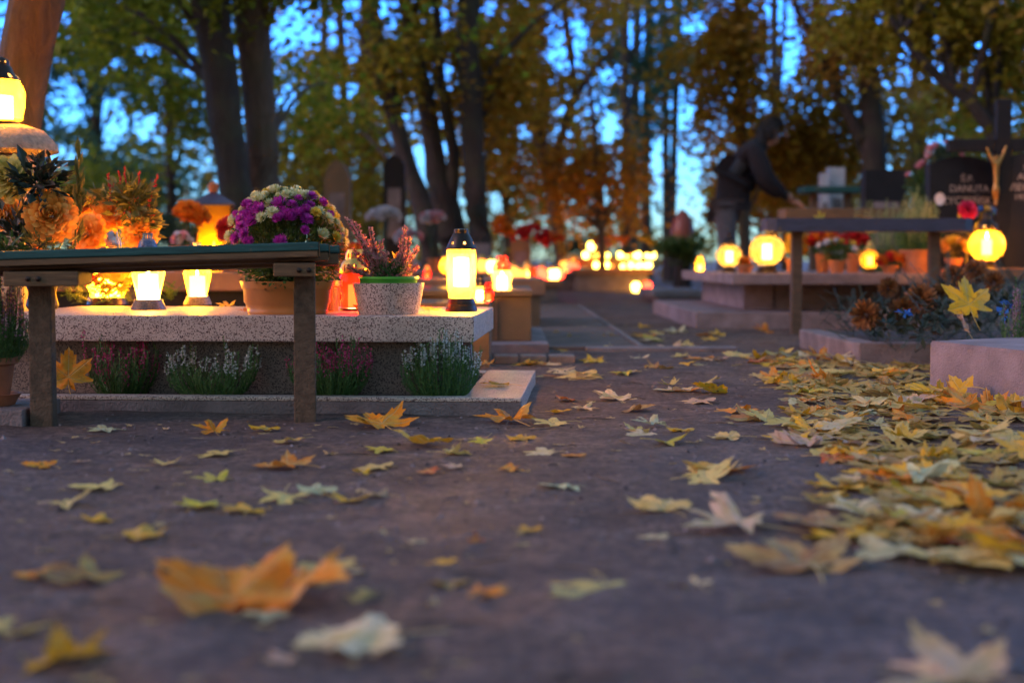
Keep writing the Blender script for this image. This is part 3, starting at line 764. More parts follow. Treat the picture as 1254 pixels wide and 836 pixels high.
def ex2(t, b, rnd):
    for (x0, y0, x1, y1) in ((150, 245, 146, 212), (135, 240, 132, 215), (158, 250, 152, 205), (168, 250, 171, 212), (180, 262, 193, 215), (165, 245, 160, 218), (178, 265, 196, 262), (142, 240, 138, 222), (182, 250, 190, 225)):
        g = MB(); a = at(x0, y0, 4.65)-b; c = at(x1, y1, 4.65)-b; g.tube([a-(c-a)*.5, c], [.0022, .0012], 4)
        for q in range(16):
            f_ = q/16; p = a.lerp(c, f_); g.leafq(p, .016, .008, (c-a).normalized()+Vector((rnd.uniform(-.5, .5), rnd.uniform(-.5, .5), 0)), (rnd.uniform(-1, 1), -1, 0), .3)
        g.build('red_spike', M['red_spike'], t)
arrangement('flower_arrangement', 'arrangement of golden dahlias, olive leaves and red spikes behind the domed lantern', on_slab(150, 371.5),
    [(108, 285, 4.6, .066, 'dahlia', (-.3, -1, .1)), (135, 262, 4.7, .062, 'dahlia', (0, -1, .4)), (172, 288, 4.6, .062, 'dahlia', (.3, -1, .1)), (184, 270, 4.75, .045, 'mum_yel', (.4, -1, .3)), (105, 250, 4.8, .045, 'dahlia', (-.3, -1, .4)), (140, 325, 4.65, .055, 'mum_yel', (0, -1, 0))],
    [(160, 245, 4.6, 30, 28, 190, .042, .022, 'olive'), (130, 240, 4.7, 26, 14, 80, .038, .02, 'olive'), (175, 275, 4.6, 18, 30, 90, .04, .02, 'olive'), (100, 300, 4.65, 14, 24, 50, .04, .02, 'darkleaf')], 6, ex2)

# stone pillar with rounded capstone and its lantern
pc = at(8, 190, 4.75)
t = thing('stone_pillar', 'rough stone pillar with a rounded overhanging capstone beside the flowers', 'pillar', (pc.x, pc.y, 0))
m = MB(); m.box(-.085, .075, -.09, .09, -.02, pc.z-.001, b=.012); m.build('shaft', M['sand_stone'], t)
m = MB(); m.lathe([(.02, pc.z), (.135, pc.z), (.168, pc.z+.012), (.165, pc.z+.035), (.12, pc.z+.082), (.06, pc.z+.10), (.001, pc.z+.103)], 40, cap0=True, mod=lambda a, z: 1+.05*noise.noise(Vector((math.cos(a)*2, math.sin(a)*2, 1)))); m.build('capstone', M['sand_stone'], t, smooth=True)
lantern('barrel shaped yellow lantern on top of the stone pillar', (pc.x-.005, pc.y-.02, pc.z+.096), .225, 'barrel', M['glass_y'], candle=M['candle_b'])

# heathers planted in the bed of the terrazzo grave
def bedp(px, py): return gnd(px, py, BZ-.012)
heather('magenta heather beside the big orange leaf in the terrazzo grave bed', bedp(150, 482), .185, .125, 170, M['heath_mag'], 'heathers planted along the terrazzo grave', seed=1, bloom=.72)
heather('white heather in the grave bed below the yellow flared lantern', bedp(262, 485), .145, .145, 130, M['heath_white'], 'heathers planted along the terrazzo grave', seed=2, bloom=.42)
heather('magenta heather in the grave bed right behind the bench post', bedp(405, 486), .165, .13, 150, M['heath_mag'], 'heathers planted along the terrazzo grave', seed=3, bloom=.55)
heather('white flowering heather at the right end of the terrazzo grave bed', bedp(540, 487), .185, .125, 130, M['heath_white'], 'heathers planted along the terrazzo grave', seed=4, bloom=.42)

# concrete step, terracotta pot with lilac heather at the left edge
sp_ = gnd(-20, 523)
m = MB(); m.box(-.35, .095, 0, .30, -.02, .042, b=.004); tag(m.build('stone_slab', M['concrete_dark'], loc=(sp_.x, sp_.y, 0)), 'worn concrete slab on the soil under the terracotta pot', 'slab')
pp = gnd(0, 497, .042); t = thing('terracotta_pot', 'terracotta pot of lilac heather standing in a saucer left of the bench', 'pot', (pp.x-.028, pp.y+.02, .0425))
m = MB(); m.lathe([(.01, 0), (.055, 0), (.072, .028), (.078, .03), (.070, .03), (.055, .008), (.01, .006)], 32, cap0=True); m.build('saucer', M['terracotta'], t, smooth=True)
pot(t, .042, .062, .115, M['terracotta'], z0=.007)
hh = heather('lilac heather growing in the terracotta pot left of the bench', (pp.x-.028, pp.y+.02, .145), .225, .11, 190, M['heath_lilac'], seed=9, bloom=.55)

# ------------------------------------------------------------------ the teal bench
def teal_bench():
    L = gnd(54, 520); Rr = gnd(374, 515)
    t = thing('bench', 'low bench with chipped teal planks on two rough posts beside the grave', 'bench', (Rr.x, Rr.y, 0), math.atan2(Rr.y-L.y, Rr.x-L.x))
    W = (Rr-L).length
    zR = at(400, 299, Rr.y).z; zL = at(0, 311, L.y).z
    slope = math.atan2(zR-zL, (at(400, 299, Rr.y)-at(0, 311, L.y)).length)
    Mx = Matrix.Translation((.052, 0, zR)) @ Matrix.Rotation(-slope, 4, 'Y')
    Mx = Matrix.Translation((.052, 0, zR)) @ Matrix.Rotation(-slope, 4, 'Y') @ Matrix.Rotation(R(-2.5), 4, 'X') @ Matrix.Translation((-.052, 0, 0))
    for k in range(3):
        y0 = -.115+k*.092; xe = (.036, .062, .090)[k]
        m = MB(); m.box(-1.35, xe, y0, y0+.084, -.020, 0, Mx, b=.003); pk = m.build('plank', M['teal'], t)
        m = MB(); m.box(-1.345, xe-.002, y0+.003, y0+.081, -.036-.007*k, -.0205, Mx, b=.003); m.build('bare_underside', M['wood'], pk)
        m = MB(); m.box(xe+.0005, xe+.0025, y0+.002, y0+.082, -.034, -.002, Mx); m.build('end_grain', M['wood'], pk)
    for x, z in ((0, zR-.047), (-W, zR-.047-W*math.tan(slope))):
        m = MB(); m.box(x-.027, x+.027, -.028, .028, -.04, z-.034, b=.004)
        bmv = m.v
        m.v = [(vx+noise.noise(Vector((vx*9, vy*9, vz*7)))*.004, vy, vz) for vx, vy, vz in bmv]
        m.build('post', M['post'], t)
        m = MB(); m.box(x-.075, x+.028, -.105, .115, z-.034, z, b=.004) if x == 0 else m.box(x-.07, x+.105, -.105, .115, z-.036, z, b=.004)
        cp_ = m.build('cross_piece', M['wood'], t)
        for bx in (-.012, .012):
            m = MB(); m.lathe([(.001, 0), (.0065, .0), (.0065, -.004), (.001, -.006)], 10, Matrix.Translation((x+bx, -.106, z-.018)) @ Matrix.Rotation(-PI/2, 4, 'X')); m.build('bolt', M['metal'], cp_)
    return t
teal_bench()

# ------------------------------------------------------------------ middle left graves
p = gnd(672, 433); X1 = p.x
t = thing('grave', 'dark brown stone grave with stepped plinth behind the terrazzo grave', 'grave', (X1, p.y, 0))
m = MB(); m.box(-.75, 0, 0, 1.6, -.02, .042, b=.004); m.build('plinth', M['concrete'], t)
m = MB(); m.box(-.62, -.072, .22, 1.35, .043, .245, b=.003); m.build('tomb_body', M['brown_stone'], t)
m = MB(); m.box(-.64, -.068, .19, 1.40, .246, .272, b=.004); m.build('cover_slab', M['brown_stone'], t)
m = MB(); m.box(-.235, -.229, .213, .2185, .05, .24); m.build('joint', M['red_stone'], t)
for k, (a, b_) in enumerate(((605, 636), (637, 671), (672, 706))):
    q = gnd(a, 445); q2 = gnd(b_, 445); m = MB(); m.box(0, q2.x-q.x-.006, 0, .13, -.02, .030, b=.006)
    tag(m.build('paving_brick', M['paver'], loc=(q.x, q.y, 0)), ['reddish paving brick nearest the terrazzo slab, in front of the stepped plinth', 'reddish paving brick in the middle of the row before the plinth', 'reddish paving brick at the path end of the row'][k], 'brick', 'paving bricks before the plinth')
lantern('white jar lantern with red top on the brown stone grave', at(615, 357, p.y+.42)*1, .165, 'jar', M['glass_w'], capm=M['glass_r'])
# low block left of it with two small candles
q = at(600, 362, 5.55)
m = MB(); m.box(-.62, .0, 0, .55, -.02, .245, b=.004); tag(m.build('stone_block', M['brown_stone'], loc=(q.x, 5.45, 0)), 'low dark stone block behind the tall lantern', 'stone block')
lantern('small white glowing candle jar just right of the tall lantern', (at(588, 360, 5.7).x, 5.62, .246), .10, 'jar', M['glass_w'], cheap=True)
lantern('small red candle jar beside the white one, low on the dark stone block', (at(598, 360, 5.6).x, 5.60, .246), .075, 'jar', M['glass_r'], candle=M['candle_r'], capm=M['glass_r'], cheap=True)
# long orange lit slab
q = at(668, 342, 8.3)
t = thing('grave', 'long low reddish stone grave slab glowing orange behind the brown grave', 'grave', (q.x, 8.3, 0))
m = MB(); m.box(-1.15, -.03, .03, 1.2, -.02, q.z-.095); m.build('tomb_body', M['brown_stone'], t)
m = MB(); m.box(-1.2, 0, 0, 1.25, q.z-.094, q.z, b=.006); m.build('cover_slab', M['red_stone'], t)
zO = q.z
lantern('round yellow lantern half hidden behind the tall clear glass lantern', (at(549, 330, 8.5).x, 8.55, zO+.001), .19, 'globe', M['glass_y'])
lantern('small round lantern on the reddish slab left of the tall lantern', (at(523, 330, 8.7).x, 8.7, zO+.001), .08, 'jar', M['glass_r'], candle=M['candle_r'], capm=M['gold'], cheap=True)
# reddish grave behind the chrysanthemums, with the lamp house
q = at(300, 330, 6.3); 
t = thing('grave', 'red brown stone grave behind the chrysanthemum planter', 'grave', (q.x-.2, 6.3, 0))
m = MB(); m.box(-.95, .80, .04, 1.35, -.02, .27); m.build('tomb_body', M['dark_stone'], t)
m = MB(); m.box(-1.0, .84, 0, 1.4, .271, .355, b=.006); m.build('cover_slab', M['red_stone'], t)
zR2 = .3555
def lamp_house():
    c = at(262, 300, 6.9); h0 = zR2
    t = thing('lamp_house', 'house shaped grave lantern with dark pitched roof and glowing yellow panes', 'lantern', (c.x, 6.9, h0), R(12))
    k = 6.9/F; w_ = 21*k; top = at(0, 252, 6.9).z-h0
    m = MB(); m.box(-w_*1.1, w_*1.1, -w_*1.1, w_*1.1, 0, .02, b=.002)
    for sx in (-1, 1):
        for sy in (-1, 1): m.box(sx*w_-.006, sx*w_+.006, sy*w_-.006, sy*w_+.006, .02, top)
    m.build('frame', M['metal'], t)
    for i, (x0, x1, y0, y1) in enumerate(((-w_+.007, w_-.007, -w_-.001, -w_+.001), (-w_+.007, w_-.007, w_-.001, w_+.001), (-w_-.001, -w_+.001, -w_+.007, w_-.007), (w_-.001, w_+.001, -w_+.007, w_-.007))):
        m = MB(); m.box(x0, x1, y0, y1, .021, top-.001); m.build('pane', M['glass_y'], t)
    m = MB(); m.lathe([(w_*1.75, top), (w_*1.75, top+.008), (w_*.5, top+14*k), (w_*.28, top+16*k)], 4, Matrix.Rotation(PI/4, 4, 'Z'), cap0=True, cap1=True); m.build('roof', M['roofm'], t)
    m = MB(); m.lathe([(.012, top+14*k), (.022, top+17*k), (.024, top+24*k), (.03, top+25*k), (.001, top+30*k)], 16); m.build('chimney_knob', M['terracotta'], t, smooth=True)
    m = MB(); m.lathe([(.03, .02), (.03, .10), (.01, .105)], 16, cap1=True); co = m.build('candle', M['candle'], t)
    m = MB(); m.lathe([(.001, .106), (.008, .118), (.001, .145)], 8); m.build('flame', M['flame'], co)
lamp_house()
def bunch(name, label, px, py, Y, zbase, rx, rz, heads, headr, nleaf, leafmat='green', cat='potted flowers', group=None, potm='terracotta', n=14, seed=0):
    """a bunch of blooms over leaves in a small pot, centre seen at px,py"""
    rnd = random.Random(seed+int(px)); k = Y/F; c = at(px, py, Y)
    t = thing(name, label, cat, (c.x, Y, zbase), 0, group); cz = c.z-zbase
    ph = max(.05, min(.12, cz-rz*k*.8)); pot(t, .035, .05, ph, M[potm], n=20)
    g = MB(); leaf_mass(g, (0, 0, cz), (rx*k*.95, rx*k*.7, rz*k), nleaf, .03, .016, .3, rnd, .2)
    for q in range(10): g.tube(stems_curve((0, 0, ph*.8), (rnd.uniform(-.7, .7)*rx*k, rnd.uniform(-.5, .5)*rx*k, cz), (0, 0, .01), 3), [.002]*4, 4)
    g.build('foliage', M[leafmat], t)
    for q in range(n):
        a = rnd.uniform(0, 2*PI); e = rnd.uniform(.0, 1.4)
        d = Vector((math.cos(a)*math.cos(e), -abs(math.sin(a))*math.cos(e), math.sin(e)))
        mt = rnd.choice(heads)
        place_head(t, HC, 'b_%s_%d' % (mt, int(headr*1000)), lambda: petal_head(headr, 4, 14, 5, .5, .4), M[mt], (d.x*rx*k, d.y*rx*k*.7, cz+d.z*rz*k), d+Vector((0, -.2, .3)), rnd.uniform(.8, 1.2))
    return t
bunch('flower_pot', 'pot of orange blooms just left of the house shaped lantern', 233, 268, 6.6, zR2, 20, 17, ['orange_p'], .035, 200, n=22, seed=1)
bunch('flower_pot', 'pot of red poinsettia in front of the house shaped lantern', 283, 290, 6.5, zR2, 16, 16, ['red_p'], .045, 120, n=14, seed=2)
bunch('flower_pot', 'small pot of white and pink blooms below the orange blooms', 222, 295, 6.4, zR2, 12, 8, ['white_p', 'pink_p'], .025, 60, n=10, seed=3)
bunch('flower_pot', 'pot of orange and red blooms between chrysanthemums and pink heather', 440, 315, 6.6, zR2, 20, 14, ['orange_p', 'red_p'], .035, 120, n=18, seed=4)
bunch('flower_pot', 'pot of red blooms behind the right end of the teal bench', 425, 338, 6.42, zR2, 10, 6, ['red_p'], .03, 40, n=9, seed=5)

# ------------------------------------------------------------------ right side: long grave with globe lanterns
t = thing('grave', 'long stepped grave with mauve slab carrying the two round lanterns', 'grave', (1.09, 8.4, 0))
m = MB(); m.box(0, 1.44, 0, 2.6, -.02, .10, b=.006); m.build('plinth', M['concrete'], t)
m = MB(); m.box(.36, 1.38, .5, 2.45, .101, .262); m.build('tomb_body', M['concrete'], t)
m = MB(); m.box(.545, .553, .492, .499, .11, .26); m.box(1.1, 1.108, .492, .499, .11, .26); m.build('joint', M['dark_stone'], t)
m = MB(); m.box(.21, 1.43, .0, 2.5, .264, .328, b=.006); m.build('cover_slab', M['concrete'], t)
SA = .3285
lantern('smaller round glowing lantern beside the bending person', (at(893, 330, 9.2).x, 9.2, SA), .265, 'globe', M['glass_w'], candle=M['candle_s'])
lantern('larger round glowing lantern left of the slate bench', (at(939, 333, 8.75).x, 8.75, SA), .345, 'globe', M['glass_w'], candle=M['candle_s'])
lantern('low domed amber candle glass at the left edge of the mauve slab', (at(857, 335, 10.2).x, 10.2, SA), .11, 'jar', M['glass_y'], capm=M['glass_y'], cheap=True)
lantern('yellow faceted lantern under the slate bench between the flowers', (at(1065, 330, 8.8).x, 8.8, SA), .20, 'globe', M['glass_y'], capm=M['gold'], candle=M['candle_s'])
# flowers on it
bunch('flower_pot', 'bunch of orange red blooms under the left part of the slate bench', 1008, 300, 8.9, SA, 22, 12, ['orange_p', 'red_p'], .045, 200, n=16, seed=6)
bunch('flower_pot', 'dark red blooms beside the yellow faceted lantern', 1045, 297, 9.1, SA, 14, 12, ['red_p'], .045, 200, leafmat='dkgreen', n=12, seed=7)
bunch('flower_pot', 'white and yellow blooms over dense greens on the mauve slab', 1025, 308, 8.7, SA, 26, 13, ['white_p', 'mum_yel'], .03, 420, leafmat='green', n=8, seed=8)
bunch('flower_pot', 'orange and yellow blooms right of the larger round lantern', 972, 305, 8.9, SA, 18, 14, ['orange_p', 'mum_yel'], .045, 150, leafmat='olive', n=14, seed=9)
bunch('flower_pot', 'small orange bloom cluster between the two round lanterns', 912, 325, 8.7, SA, 9, 7, ['orange_p'], .03, 40, n=6, seed=10)
bunch('flower_pot', 'orange blooms low beside the terracotta heather pot', 1090, 322, 8.6, SA, 16, 10, ['orange_p', 'red_p'], .04, 90, n=10, seed=11)
c = at(1125, 330, 8.6); t = thing('terracotta_pot', 'square shouldered terracotta pot under the right end of the slate bench', 'pot', (c.x, 8.6, SA)); pot(t, .09, .115, .14, M['terracotta'])
heather('tall pale golden heather in the terracotta pot behind the slate bench', (c.x, 8.6, SA+.125), .34, .17, 230, M['heath_gold'], seed=12, dens=.7, bloom=.75)
c = at(1060, 330, 9.0)
heather('row of pale golden heather tips rising behind the slate bench', (at(1085, 300, 9.2).x, 9.3, SA), .46, .22, 170, M['heath_gold'], seed=13, dens=.6, bloom=.75)
# slate bench
def slate_bench():
    y = 7.75; a = at(940, 270, y); b = at(1195, 270, y); lz = at(0, 283, y).z; tz = at(0, 267, y).z
    t = thing('bench', 'dark slate coloured plank bench with a yellow leaf standing on it', 'bench', (a.x, y, 0), R(1))
    m = MB(); W = b.x-a.x
    pts = [(0, .02), (.05, 0), (W-.05, 0), (W, .03), (W+.02, .26), (W-.03, .29), (.06, .29), (.015, .26)]
    vs = [(x, yy, lz) for x, yy in pts]+[(x, yy, tz) for x, yy in pts]; n = len(pts)
    m.add(vs, [tuple(reversed(range(n))), tuple(range(n, 2*n))]+[(i, (i+1) % n, n+(i+1) % n, n+i) for i in range(n)])
    m.build('plank', M['slate'], t)
    for px in (982, 1154):
        x = at(px, 300, y).x-a.x; m = MB(); m.box(x-.028, x+.028, .10, .16, -.03, lz-.001, b=.004); m.build('post', M['wood_dark'], t)
    return tz
zS = slate_bench()

# headstones and the cross
SBz = .36
t = thing('grave', 'dark stone grave slab holding the yellow globe lantern and the headstones', 'grave', (2.60, 8.05, 0))
m = MB(); m.box(0, 1.6, 0, 1.75, -.02, SBz-.06); m.build('tomb_body', M['grey_stone'], t)
m = MB(); m.box(-.03, 1.63, -.03, 1.78, SBz-.059, SBz, b=.006); m.build('cover_slab', M['red_stone'], t)
def text(parent, s, x, z, size, y=-.004, align='CENTER'):
    cu = bpy.data.curves.new('inscription', 'FONT'); cu.body = s; cu.size = size; cu.align_x = align; cu.extrude = .0015
    o = bpy.data.objects.new('inscription', cu); C.objects.link(o); o.parent = parent; o.location = (x, y, z); o.rotation_euler = (PI/2, 0, 0)
    cu.materials.append(M['letter'])
    dg = bpy.context.evaluated_depsgraph_get(); me = bpy.data.meshes.new_from_object(o.evaluated_get(dg))
    o2 = bpy.data.objects.new('inscription', me); C.objects.link(o2); o2.parent = parent; o2.location = o.location; o2.rotation_euler = o.rotation_euler
    bpy.data.objects.remove(o); return o2
def headstone(label, px0, px1, pyt, Y, lines, rz, tilt, z0=SBz, mat='dark_stone', arch=.03, thick=.07, cx=None, right_cut=False):
    a = at(px0, pyt, Y); b = at(px1, pyt, Y); W = b.x-a.x; H = a.z-z0
    t = thing('headstone', label, 'headstone', ((a.x+b.x)/2, Y, z0), 0, rot=(R(-tilt), 0, R(rz)))
    m = MB(); n = 14; top = [(-W/2+W*i/n, H+arch*math.sin(PI*i/n)) for i in range(n+1)]
    pts = [(-W/2, 0), (W/2, 0)]+list(reversed(top)); k = len(pts)
    vs = [(x, 0, z) for x, z in pts]+[(x, thick, z) for x, z in pts]
    m.add(vs, [tuple(range(k)), tuple(reversed(range(k, 2*k)))]+[(i, k+i, k+(i+1) % k, (i+1) % k) for i in range(k)])
    m.build('stone', M[mat], t)
    for (s, x, z, sz) in lines: text(t, s, x*W, z*H, sz*.90*Y/7.15)
    return t, W, H
hs, W_, H_ = headstone('black headstone with pale lettering and a small white oval portrait', 1140, 1226, 200, 8.9,
    [('Ś.P.', .06, .83, .050), ('DANUTA', .09, .73, .056), ('ZYCZEŃSKA', .10, .61, .060)], 8, 4, arch=.05)
m = MB(); m.lathe([(.001, -.004), (.032, -.004), (.032, .004)], 24, Matrix.Translation((-W_*.36, -.006, H_*.66)) @ Matrix.Rotation(PI/2, 4, 'X') @ Matrix.Diagonal((1, 1.25, 1, 1)), cap0=True)
m.build('portrait', M['enamel'], hs)
hs2, W2, H2 = headstone('tall brown black headstone with lettering right of the crucifix', 1236, 1334, 190, 8.7,
    [('Ś.P.', -.22, .87, .045), ('ADAM', -.20, .79, .052), ('WIECZOREK', -.16, .69, .060), ('1921 - 1998', -.16, .61, .045)], -14, 3, arch=.03)
# cross with corpus
cx = at(1226, 300, 8.8)
t = thing('stone_cross', 'dark stone cross with a bronze crucified figure', 'cross', (cx.x, 8.8, SBz), R(-6))
zt = at(0, 122, 8.8).z-SBz; za = at(0, 178, 8.8).z-SBz
m = MB(); m.box(-.045, .043, -.03, .05, 0, zt, b=.005); m.build('upright', M['dark_stone'], t)
m = MB(); m.box(-.33, -.0455, -.025, .045, za-.04, za+.04, b=.005); m.box(.0435, .33, -.025, .045, za-.04, za+.04, b=.005); m.build('arms', M['dark_stone'], t)
def skin_fig(name, joints, edges, mat, parent=None, sub=2, root=0):
    me = bpy.data.meshes.new(name); me.from_pydata([j[:3] for j in joints], edges, []); me.materials.append(mat)
    o = bpy.data.objects.new(name, me); C.objects.link(o)
    if parent: o.parent = parent
    md = o.modifiers.new('skin', 'SKIN'); sv = me.skin_vertices[0].data if me.skin_vertices else None
    if sv is None:
        bm = bmesh.new(); bm.from_mesh(me); bm.verts.layers.skin.verify(); bm.to_mesh(me); bm.free(); sv = me.skin_vertices[0].data
    for i, j in enumerate(joints):
        r = j[3]; sv[i].radius = (r, r if len(j) < 5 else j[4]); sv[i].use_root = (i == root)
    md.use_smooth_shade = True; md.branch_smoothing = .6
    s_ = o.modifiers.new('sub', 'SUBSURF'); s_.levels = sub; s_.render_levels = sub
    return o
zc0 = za-.19
J = [(0, 0, 0, .018), (0, 0, .06, .016), (0, 0, .11, .021), (0, 0, .135, .010), (-.012, -.008, .165, .016), (.05, 0, .17, .009), (.075, 0, .235, .006), (-.05, 0, .165, .009), (-.075, 0, .225, .006), (.012, -.01, -.06, .014), (.004, -.005, -.13, .009), (0, -.01, -.165, .008), (-.012, -.008, -.06, .014), (-.004, 0, -.13, .009)]
co = skin_fig('corpus', [(x*.85, y, z, r*1.35) for x, y, z, r in J], [(0, 1), (1, 2), (2, 3), (3, 4), (2, 5), (5, 6), (2, 7), (7, 8), (0, 9), (9, 10), (10, 11), (0, 12), (12, 13)], M['bronze'], t)
co.location = (-.05, -.05, zc0-.03); co.scale = (.92,)*3
lantern('large bright yellow globe lantern before the crucifix', (at(1208, 325, 8.2).x, 8.2, SBz+.001), .325, 'globe', M['glass_y'])
rp = at(1185, 257, 8.35); t = thing('rose', 'single big rose red bloom standing by the black headstone', 'rose', (rp.x, 8.35, SBz))
place_head(t, HC, 'rose', lambda: ball_head(.060, 4, 60, .6), M['rose_p'], (0, 0, rp.z-SBz), (-.1, -1, .3)); 
g = MB(); g.tube([(0, 0, 0), (0, .01, rp.z-SBz-.02)], [.004, .003], 6); leaf_mass(g, (0, .02, (rp.z-SBz)*.6), (.07, .04, .09), 40, .06, .03); g.build('stem', M['olive'], t)
bunch('flower_pot', 'yellow and brown blooms beside the yellow globe lantern', 1168, 306, 8.45, SBz, 16, 13, ['mum_yel', 'dahlia'], .035, 120, leafmat='olive', n=16, seed=12)
bunch('flower_pot', 'small blue and gold blooms behind the yellow globe lantern', 1205, 262, 8.5, SBz, 12, 7, ['blue_p', 'mum_yel'], .03, 50, leafmat='olive', n=9, seed=13)
bunch('leafy_bouquet', 'leafy green bouquet with pink buds left of the black headstone', 1130, 228, 9.3, SA, 22, 28, ['pink_p'], .03, 600, leafmat='green', n=5, seed=14, cat='bouquet', potm='dark_stone')
bunch('leafy_bouquet', 'dark bouquet with mauve blooms above the black headstone', 1156, 190, 9.3, SBz, 20, 14, ['pink_p', 'white_p'], .035, 260, leafmat='dkgreen', n=8, seed=15, cat='bouquet', potm='dark_stone')

# evergreen covered grave at the right
t = thing('grave', 'rough concrete framed grave heaped with evergreen branches', 'grave', (1.345, 5.5, 0))
m = MB(); m.box(0, 1.5, 0, .10, -.02, .088, b=.008); m.box(0, .10, .102, 1.15, -.02, .085, b=.008); m.box(1.4, 1.5, .102, 1.15, -.02, .085, b=.008)
m.v = [(x+noise.noise(Vector((x*7, y*7, z*20)))*.008, y+noise.noise(Vector((x*7+4, y*7, z*20)))*.008, z) for x, y, z in m.v]
m.build('kerb', M['concrete_dark'], t)
m = MB(); m.box(.08, 1.42, .08, 1.2, -.02, .075); m.build('bed_soil', M['bed'], t)
def evergreens():
    rnd = random.Random(21)
    t = thing('evergreen_cover', 'heap of dark spruce branches with dried blooms covering the framed grave', 'evergreen branches', (0, 0, 0))
    g = MB()
    for q in range(620):
        x = rnd.uniform(1.36, 2.35); y = rnd.uniform(4.95, 6.4)
        top = .13+.20*math.exp(-((x-1.95)/.55)**2)*(1 if y > 5.2 else .6)+.05*noise.noise(Vector((x*5, y*5, 0)))
        z = rnd.uniform(.07, max(.1, top))
        if y < 5.5 and x < 1.42: continue
        sprigs(g, (x, y, z), (.03, .03, .02), 1, .11, .02, .25, rnd)
    g.build('branches', M['spruce'], t)
    g = MB()
    for q in range(60):
        x = rnd.uniform(1.4, 2.2); y = rnd.uniform(5.0, 5.9); z = .12+.17*math.exp(-((x-1.95)/.5)**2)*rnd.uniform(.4, 1.05)
        leaf_mass(g, (x, y, z), (.04, .04, .03), 9, .045, .026, .3, rnd, .1)
    g.build('leaves', M['darkleaf'], t)
    for (px, py, r) in ((1060, 385, .062), (1128, 368, .072), (1105, 378, .05), (1150, 362, .05), (1195, 332, .055), (1088, 352, .045), (1218, 345, .045), (1168, 338, .05)):
        c = at(px, py, 5.25+.01*(400-py))
        place_head(t, HC, 'dead%d' % int(r*1000), lambda: ball_head(r, int(r*1000), 110, .2), M['dead_p'], c, (rnd.uniform(-.6, .3), -1, rnd.uniform(-.4, .5)))
    g = MB()
    for (px, py) in ((1228, 385), (1236, 372), (1108, 382)):
        leaf_mass(g, at(px, py, 5.0), (.012, .01, .01), 8, .03, .022, .3, rnd, .1)
    g.build('blue_blooms', M['blue_p'], t)
evergreens()
heather('pinkish heather sprig leaning out of the evergreen heap near the picture edge', (1.74, 4.9, .10), .24, .06, 26, M['heath_lilac'], seed=17, bloom=.8)
# long mauve concrete block
m = MB(); pts = [(1.30, 4.42), (1.60, 3.2), (2.6, 3.3), (2.6, 4.5), (1.62, 4.62)]; zz = .158; k = len(pts)
bm = bmesh.new(); vv = [bm.verts.new((x, y, -.02)) for x, y in pts]; f_ = bm.faces.new(vv)
e = bmesh.ops.extrude_face_region(bm, geom=[f_]); 
for v in e['geom']:
    if isinstance(v, bmesh.types.BMVert): v.co.z = zz
bmesh.ops.recalc_face_normals(bm, faces=bm.faces); bmesh.ops.bevel(bm, geom=list(bm.edges), offset=.006, segments=2, affect='EDGES')
bm.verts.index_update(); m.add([v.co.copy() for v in bm.verts], [[v.index for v in f.verts] for f in bm.faces]); bm.free()
tag(m.build('grave_block', M['concrete']), 'smooth mauve concrete grave border with leaves banked against it', 'grave border')

# ------------------------------------------------------------------ far graves, stones, candles
def stone_box(name, label, cat, px0, px1, pyt, Y, mat, z0=-.02, dep=.15, arch=0, parts=None):
    a = at(px0, pyt, Y); b = at(px1, pyt, Y)
    t = thing(name, label, cat, ((a.x+b.x)/2, Y, 0)); W = b.x-a.x
    m = MB(); n = 12; H = a.z
    top = [(-W/2+W*i/n, H-arch+arch*math.sin(PI*i/n)**.7 if 0 < i < n else H-arch) for i in range(n+1)]
    pts = [(-W/2, z0), (W/2, z0)]+list(reversed(top)); k = len(pts)
    vs = [(x, 0, z) for x, z in pts]+[(x, dep, z) for x, z in pts]
    m.add(vs, [tuple(range(k)), tuple(reversed(range(k, 2*k)))]+[(i, k+i, k+(i+1) % k, (i+1) % k) for i in range(k)])
    m.build('stone', M[mat], t)
    m = MB(); m.box(-W/2-.08, W/2+.08, -.06, dep+.06, z0, .14, b=.01); m.build('plinth', M['grey_stone'], t)
    m = MB(); m.box(-W*.3, W*.3, -.006, -.001, H*.45, H*.78); m.build('name_plate', M['concrete_dark'], t)
    return t
stone_box('headstone', 'tall dark blue grey headstone with rounded top behind the pink heather', 'headstone', 469, 496, 190, 13, 'dark_stone', arch=.10)
stone_box('headstone', 'reddish brown pointed headstone behind the chrysanthemums', 'headstone', 396, 428, 196, 12, 'brown_stone', arch=.16)
stone_box('headstone', 'dark square headstone behind the slate bench', 'headstone', 1060, 1112, 208, 10.8, 'dark_stone')
stone_box('headstone', 'pale mauve stone stele behind the slate bench, tallest of the pair', 'headstone', 1016, 1035, 205, 12.6, 'pale_stone')
stone_box('headstone', 'pale mauve stone stele behind the slate bench, lower of the pair', 'headstone', 1007, 1014.5, 212, 12.4, 'pale_stone')
stone_box('headstone', 'low brown headstone among the far candles', 'headstone', 625, 650, 292, 15, 'brown_stone')
stone_box('headstone', 'pale headstone left of the row of far candles', 'headstone', 578, 600, 298, 16, 'grey_stone')
